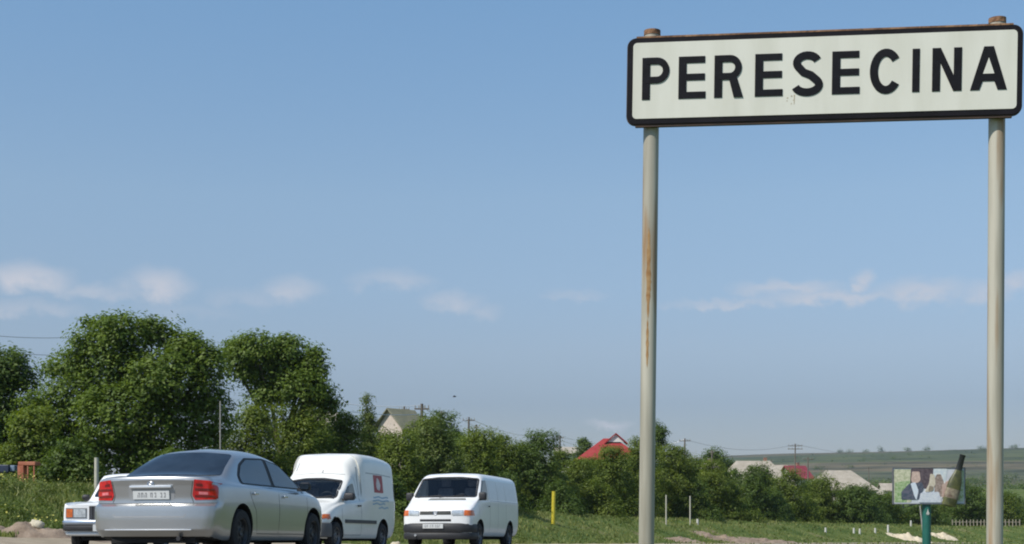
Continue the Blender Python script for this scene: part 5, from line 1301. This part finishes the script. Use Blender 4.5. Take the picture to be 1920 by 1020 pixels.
# raised gablet on the red roof
gz = PX(1150, 818, 170).z
gb = empty('gablet', (0.75, -1.0, 0)); gb.parent = hr; base = hr.location.z
zz = gz-base
mb = MB(); mb.add([(-1.05, 0, zz-.72), (1.05, 0, zz-.72), (0, 0, zz+.16)], [(0, 1, 2)]); mb.build('gablet_wall', M_bw, gb)
mb = MB()
for s in (-1, 1): mb.add([(s*1.4, -.2, zz-.85), (0, -.2, zz+.35), (0, 1.8, zz+.35), (s*1.4, 1.8, zz-.85), (s*1.4, -.2, zz-1.0), (0, -.2, zz+.2), (0, 1.8, zz+.2), (s*1.4, 1.8, zz-1.0)], [(0, 1, 2, 3), (4, 7, 6, 5), (0, 4, 5, 1), (2, 6, 7, 3), (0, 3, 7, 4)])
mb.build('gablet_roof', M_rr, gb)
house(752, 74, 767, 150, 'pale gabled house with weathered roof showing above the trees behind the small van', ribbed('mossy_roof', (.20, .20, .13), (.30, .28, .19)), M_pw, 'gable_front', rh=2.2, depth=5, rz=R(-32), chim=False, win=False)
house(603, 70, 772, 120, 'pinkish house wall glimpsed under the round-topped tree', M_asb, M_pw, 'gable', rh=1.2, depth=6, chim=False)
house(1062, 46, 838, 200, 'small pale house top left of the red roof', M_asb, M_wl, 'gable', rh=.9, depth=6, chim=False)
house(1322, 46, 868, 200, 'small white house right of the left sign post', M_asb, M_bw, 'gable', rh=.8, depth=6)
house(1412, 150, 864, 232, 'house with a long pale fibre-cement roof above the trees, left of the dark red roof', M_asb, M_wl, 'hip', .42, rh=4.4, depth=11)
house(1490, 44, 873, 262, 'house with a small dark red roof between two pale roofs', M_dkr, M_wl, 'gable', rh=2.4, depth=8, rz=R(14))
house(1462, 74, 872, 268, 'pale roof directly left of the small dark red roof', M_asb, M_wl, 'hip', .4, rh=3.2, depth=8, chim=False)
house(1572, 124, 882, 240, 'house with a wide pale hipped roof left of the billboard', M_asb, M_wl, 'hip', .38, rh=3.3, depth=11, chim=False)
house(1668, 40, 906, 300, 'small pale house at the left edge of the billboard', M_asb, M_wl, 'gable', rh=1.5, depth=6, chim=False)
house(1645, 26, 922, 260, 'tiny pale house left of the billboard, low among the trees', M_asb, M_wl, 'gable', rh=.8, depth=5, chim=False)
house(1890, 26, 940, 280, 'tiny house beyond the right sign post', M_asb, M_wl, 'gable', rh=.8, depth=5, chim=False)
# ridge trees and scrub on the far hill
for i, (x, w, lab) in enumerate(((1573, 9, 'leftmost dark tree on the hill ridge'), (1591, 10, 'second dark tree on the hill ridge from the left'), (1623, 8, 'third dark tree on the hill ridge from the left'), (1651, 7, 'tallest small tree on the hill ridge left of the billboard'),
       (1738, 16, 'dark clump on the hill ridge above the billboard'), (1700, 12, 'low dark clump on the ridge left of the billboard bottle'), (1840, 14, 'dark clump on the ridge left of the right sign post'), (1900, 16, 'dark clump on the ridge at the right edge'))):
    Z = 2650; X = (x-960)/F*Z; z = Hs(X, Z); s = Z/F; h = w*s*(.55 if i != 3 else 1.3)
    make_tree('ridge_tree', (X, Z, z), [(X, Z, z+h*.5, w*s*.5, w*s*.5, h*.5), (X+w*s*.3, Z, z+h*.3, w*s*.4, w*s*.5, h*.3)], 240, 2.2, 60+i, M_leaf_dark, lab, group='trees on the hill ridge', trunk_r=.4, limbs=1)
tag(None or leaf_obj('distant_wood', leaf_cloud([((x-960)/F*z_, z_, Hs((x-960)/F*z_, z_)+1.2, (10+14*((i*.37) % 1))*(1 if i < 46 else .45), 9*(1 if i < 46 else .5), 3.0*(1 if i < 46 else .7)) for i, (x, z_) in enumerate([(1560+((i*61.8) % 380), 520+((i*97) % 560)) for i in range(46)]+[(1400+((i*83.7) % 560), 900+((i*211) % 1300)) for i in range(60)])], 20000, 1.3, 77), M_leaf_dark, None),
    'scattered dark trees and hedges on the valley floor beyond the billboard', 'wood', kind='stuff')

# ------------------------------------------------------------------ billboard with bottle
def billboard():
    Z = 100; s = Z/F
    c = PX(1742, 911, Z); g = Hs(PX(1740, 1000, Z).x, Z)
    root = empty('billboard', (c.x, c.y, g-.2), label='billboard of people drinking with a cut-out green bottle, on a thick green post', cat='billboard')
    zc = c.z-g+.2; W, Hh = 133*s/2, 66*s/2
    def B(x, y): return ((x-1742)*s, zc-(y-911)*s)
    mb = MB(); mb.box(-W, W, 0, .18, zc-Hh, zc+Hh); mb.build('panel', mat('board_print_pale', (.50, .52, .55), .6, color2=(.62, .64, .68), scale=.8), root)
    mb = MB()
    for (a, b_, cc, d) in ((-W-.05, W+.05, zc+Hh, zc+Hh+.06), (-W-.05, W+.05, zc-Hh-.06, zc-Hh), (-W-.05, -W, zc-Hh, zc+Hh), (W, W+.05, zc-Hh, zc+Hh)): mb.box(a, b_, -.04, .2, cc, d)
    mb.build('frame', mat('board_frame', (.12, .12, .13), .6, var=.2), root)
    lvl = [0]
    def shp(name, pts, color, parent=root, c2=None, depth=None):
        lvl[0] += 1; d = .006+.004*lvl[0]; n = len(pts)
        q = round_poly(pts, .10, 3); q2 = [B(*p) for p in pts]; q2 = round_poly(q2, .10, 3); n = len(q2)
        mb = MB(); mb.v = [(x, -d, z) for x, z in q2]+[(x, -.001, z) for x, z in q2]; mb.f = [tuple(range(n))]+[(i, (i+1) % n, n+(i+1) % n, n+i) for i in range(n)]
        return mb.build(name, mat('print_%d' % lvl[0], color, .6, color2=c2 or tuple(min(1, k*1.5) for k in color), scale=5, contrast=(.42, .58)), parent)
    pr_ = empty('printed_picture'); pr_.parent = root
    shp('print_area', [(1676, 880), (1709, 880), (1709, 942), (1676, 942)], (.40, .42, .26), pr_, (.60, .58, .42))
    shp('print_area', [(1678, 905), (1708, 900), (1700, 942), (1678, 942)], (.20, .32, .12), pr_, (.42, .50, .30))
    shp('print_area', [(1708, 878), (1750, 878), (1749, 918), (1706, 912)], (.07, .05, .06), pr_, (.12, .09, .10))
    shp('print_area', [(1750, 879), (1776, 879), (1768, 935), (1747, 935)], (.52, .58, .62), pr_, (.66, .68, .66))
    shp('print_area', [(1756, 889), (1764, 889), (1770, 905), (1766, 932), (1752, 928), (1752, 900)], (.20, .15, .12), pr_, (.36, .28, .24))
    shp('print_area', [(1710, 884), (1724, 884), (1726, 900), (1716, 910), (1708, 902)], (.50, .36, .30), pr_, (.60, .45, .38))
    shp('print_area', [(1690, 922), (1704, 907), (1728, 904), (1732, 914), (1724, 936), (1690, 937)], (.05, .07, .10), pr_, (.12, .12, .16))
    shp('print_area', [(1707, 906), (1716, 904), (1722, 920), (1718, 938), (1714, 930)], (.60, .66, .74), pr_, (.66, .70, .74))
    shp('print_area', [(1744, 888), (1752, 890), (1754, 908), (1746, 922), (1734, 922), (1742, 906)], (.52, .45, .34), pr_, (.62, .55, .44))
    shp('print_area', [(1742, 910), (1750, 912), (1750, 920), (1740, 922)], (.24, .19, .12), pr_, (.3, .25, .2))
    shp('print_area', [(1726, 924), (1760, 922), (1766, 942), (1722, 942)], (.50, .53, .60), pr_, (.62, .64, .68))
    shp('print_area', [(1766, 910), (1778, 900), (1776, 926), (1766, 934)], (.46, .32, .27), pr_, (.5, .38, .32))
    shp('print_area', [(1796, 882), (1807, 882), (1806, 940), (1788, 936)], (.30, .38, .16), pr_, (.55, .60, .45))
    # bottle: a real, slightly flattened solid leaning over the panel
    base = Vector((*B(1776, 950), 0)); top = Vector((*B(1803, 853), 0)); ax = (top-base); Lb = ax.length; ax = ax.normalized(); nx = Vector((ax.y, -ax.x, 0))
    prof = [(0, .0), (.0, .40), (.02, .44), (.36, .44), (.50, .40), (.62, .27), (.70, .20), (.97, .17), (.975, .19), (1.0, .19), (1.0, 0)]
    def bpart(name, t0, t1, mt, par, grow=0.0):
        pp = [(t0, 0)]+[(t0, np.interp(t0, [p[0]+i*1e-6 for i, p in enumerate(prof)], [p[1] for p in prof]))]+[p for p in prof if t0 < p[0] < t1]+[(t1, np.interp(t1-1e-4, [p[0]+i*1e-6 for i, p in enumerate(prof)], [p[1] for p in prof])), (t1, 0)]
        mb = MB(); n = 16; k = len(pp)
        for (t, rr) in pp:
            cc = base+ax*(t*Lb); rr = rr+grow if rr > 0 else 0.001
            for j in range(n):
                a = 2*math.pi*j/n; q = cc+nx*(rr*1.15*math.cos(a)); mb.v.append((q.x, -.28+rr*.55*math.sin(a), q.y))
        for i in range(k-1):
            for j in range(n): mb.f.append((i*n+j, i*n+(j+1) % n, (i+1)*n+(j+1) % n, (i+1)*n+j))
        return mb.build(name, mt, par, True, 50)
    bo = bpart('bottle', 0, .70, mat('olive_bottle', (.035, .038, .012), .4, color2=(.12, .12, .03), scale=1.6), root)
    bpart('bottle_neck', .70, 1.0, mat('dark_foil', (.012, .014, .012), .5, var=.3), root)
    bpart('bottle_label', .16, .34, mat('brown_label', (.10, .06, .04), .6, color2=(.30, .26, .18), scale=3), bo, .012)
    # post with white emblem
    px_ = (1740-1742)*s; mb = MB(); mb.tube([(px_, .35, 0), (px_, .35, zc-Hh+.6)], .30, 20); po = mb.build('post', mat('green_post', (.012, .11, .085), .5, var=.1), root, True)
    ez = B(1740, 960)[1]; eb = MB(); eb.add([(px_-.13, .04, ez-.14), (px_+.13, .04, ez-.14), (px_+.05, .04, ez+.02), (px_, .04, ez+.26), (px_-.05, .04, ez+.02)], [(0, 1, 2, 3, 4)])
    eb.add([(px_-.10, .04, ez-.20), (px_+.10, .04, ez-.20), (px_+.07, .04, ez-.16), (px_-.07, .04, ez-.16)], [(0, 1, 2, 3)]); eb.build('emblem', M_wpaint, po)
    mb = MB(); mb.tube([(px_-.25, .45, zc-Hh+.1), (-W*.7, .25, zc-Hh-.3), (-W*.7, .25, zc+Hh*.6)], .05, 8); mb.tube([(px_, .45, zc-Hh+.3), (W*.7, .25, zc-Hh*.4)], .06, 8); mb.build('brace', mat('board_frame', (.12, .12, .13), .6), root)
billboard()
post_px('leaning_pole', 1733, 948, 1000, 112, .06, M_conc, 'thin pale pole leaning left just behind the billboard post', 'pole', lean=-8)
# picket fence by the right post
Zf = 176; x0, x1 = (1786-960)/F*Zf, (1912-960)/F*Zf
fr = empty('fence', ((x0+x1)/2, Zf, Hs((x0+x1)/2, Zf)), label='pale wooden stake fence below the trees at the right edge', cat='fence'); fo = fr.location
n = 20; pmesh = None
for k in range(n):
    X = x0+(x1-x0)*k/(n-1); zt = PX(0, 974+(k*7 % 5), Zf).z; zg = Hs(X, Zf)-.1
    mb = MB(); mb.tube([(X-fo.x, 0, zg-fo.z), (X-fo.x+.03*((k % 3)-1), 0, max(zg+1.0, zt)-fo.z)], .06, 6); mb.build('stake', mat('pale_wood', (.30, .26, .20), .9, var=.2), fr)
mb = MB(); mb.tube([(x0-fo.x, .07, PX(0, 979, Zf).z-fo.z), (x1-fo.x, .07, PX(0, 979, Zf).z-fo.z)], .04, 5); mb.build('rail', mat('pale_wood', (.30, .26, .20), .9), fr)
# orange board and dark trailer half seen in the weeds at far left
Zo = 53; p0 = PX(38, 866, Zo)
ro = empty('orange_barrow', (PX(54, 880, Zo).x, Zo, Hs(PX(54, 880, Zo).x, Zo)), label='rusty orange cart body half hidden in the weeds under the trees at far left', cat='cart')
M_or = mat('rusty_orange', (.36, .10, .05), .8, color2=(.50, .20, .12), scale=5)
zt = PX(0, 866, Zo).z-ro.location.z
mb = MB(); mb.box(-.30, .34, -.3, .3, zt-.14, zt); mb.build('tray', M_or, ro, bevel=.02)
mb = MB(); mb.box(-.32, -.10, -.3, .3, .1, zt-.142); mb.build('side_panel', M_or, ro, bevel=.01)
for sx in (.05, .28):
    mb = MB(); mb.box(sx-.02, sx+.02, -.28, -.22, 0, zt-.142); mb.build('leg', M_or, ro)
rt = empty('trailer', (PX(14, 882, 55).x, 55, Hs(PX(14, 882, 55).x, 55)), label='dark blue low trailer in the weeds left of the orange cart', cat='trailer')
zt = PX(0, 872, 55).z-rt.location.z
mb = MB(); mb.box(-.75, .22, -.5, .5, zt-.3, zt); mb.build('bed', mat('navy_paint', (.02, .03, .06), .5, var=.3), rt, bevel=.03)
mb = MB(); mb.box(.225, .42, -.4, .4, zt-.25, zt-.02); mb.build('front_box', mat('blue_grey_paint', (.16, .22, .30), .6, var=.2), rt, bevel=.03)
for sx in (-.4, .05):
    w_ = MB(); w_.lathe_y([(.001, -.05), (.2, -.05), (.22, 0), (.2, .05), (.001, .05)], n=16); wo = w_.build('wheel', M_tyre, rt, True); wo.location = (sx, -.56, .22)
# bird
bp = PX(852, 744, 120); br = empty('bird', bp, label='small dark bird flying above the trees in the middle of the sky', cat='bird')
bm = MB(); bm.tube([(-.16, 0, 0), (-.08, 0, .01), (.05, 0, .015), (.13, 0, .03), (.18, 0, .02)], [.01, .04, .05, .03, .008], 8); bm.build('body', M_black, br, True)
for s in (-1, 1):
    w_ = MB(); w_.add([(.06, 0, .03), (-.06, 0, .03), (-.08, s*.16, .10), (.03, s*.16, .11), (-.06, s*.34, .06), (-.01, s*.34, .06)], [(0, 1, 2, 3), (3, 2, 4, 5)]); w_.build('wing', M_black, br)

# ------------------------------------------------------------------ air
hz = MB(); hz.box(-3200, 3200, -300, 6500, -60, 175)
mh = bpy.data.materials.new('haze_air'); mh.use_nodes = True; nt = mh.node_tree
for n_ in list(nt.nodes): nt.nodes.remove(n_)
o1 = nt.nodes.new('ShaderNodeOutputMaterial'); v1 = nt.nodes.new('ShaderNodeVolumePrincipled')
v1.inputs['Color'].default_value = (.80, .88, 1.0, 1); v1.inputs['Density'].default_value = 0.00010; v1.inputs['Anisotropy'].default_value = .2
nt.links.new(v1.outputs[0], o1.inputs['Volume'])
tag(hz.build('haze', mh), kind='stuff')
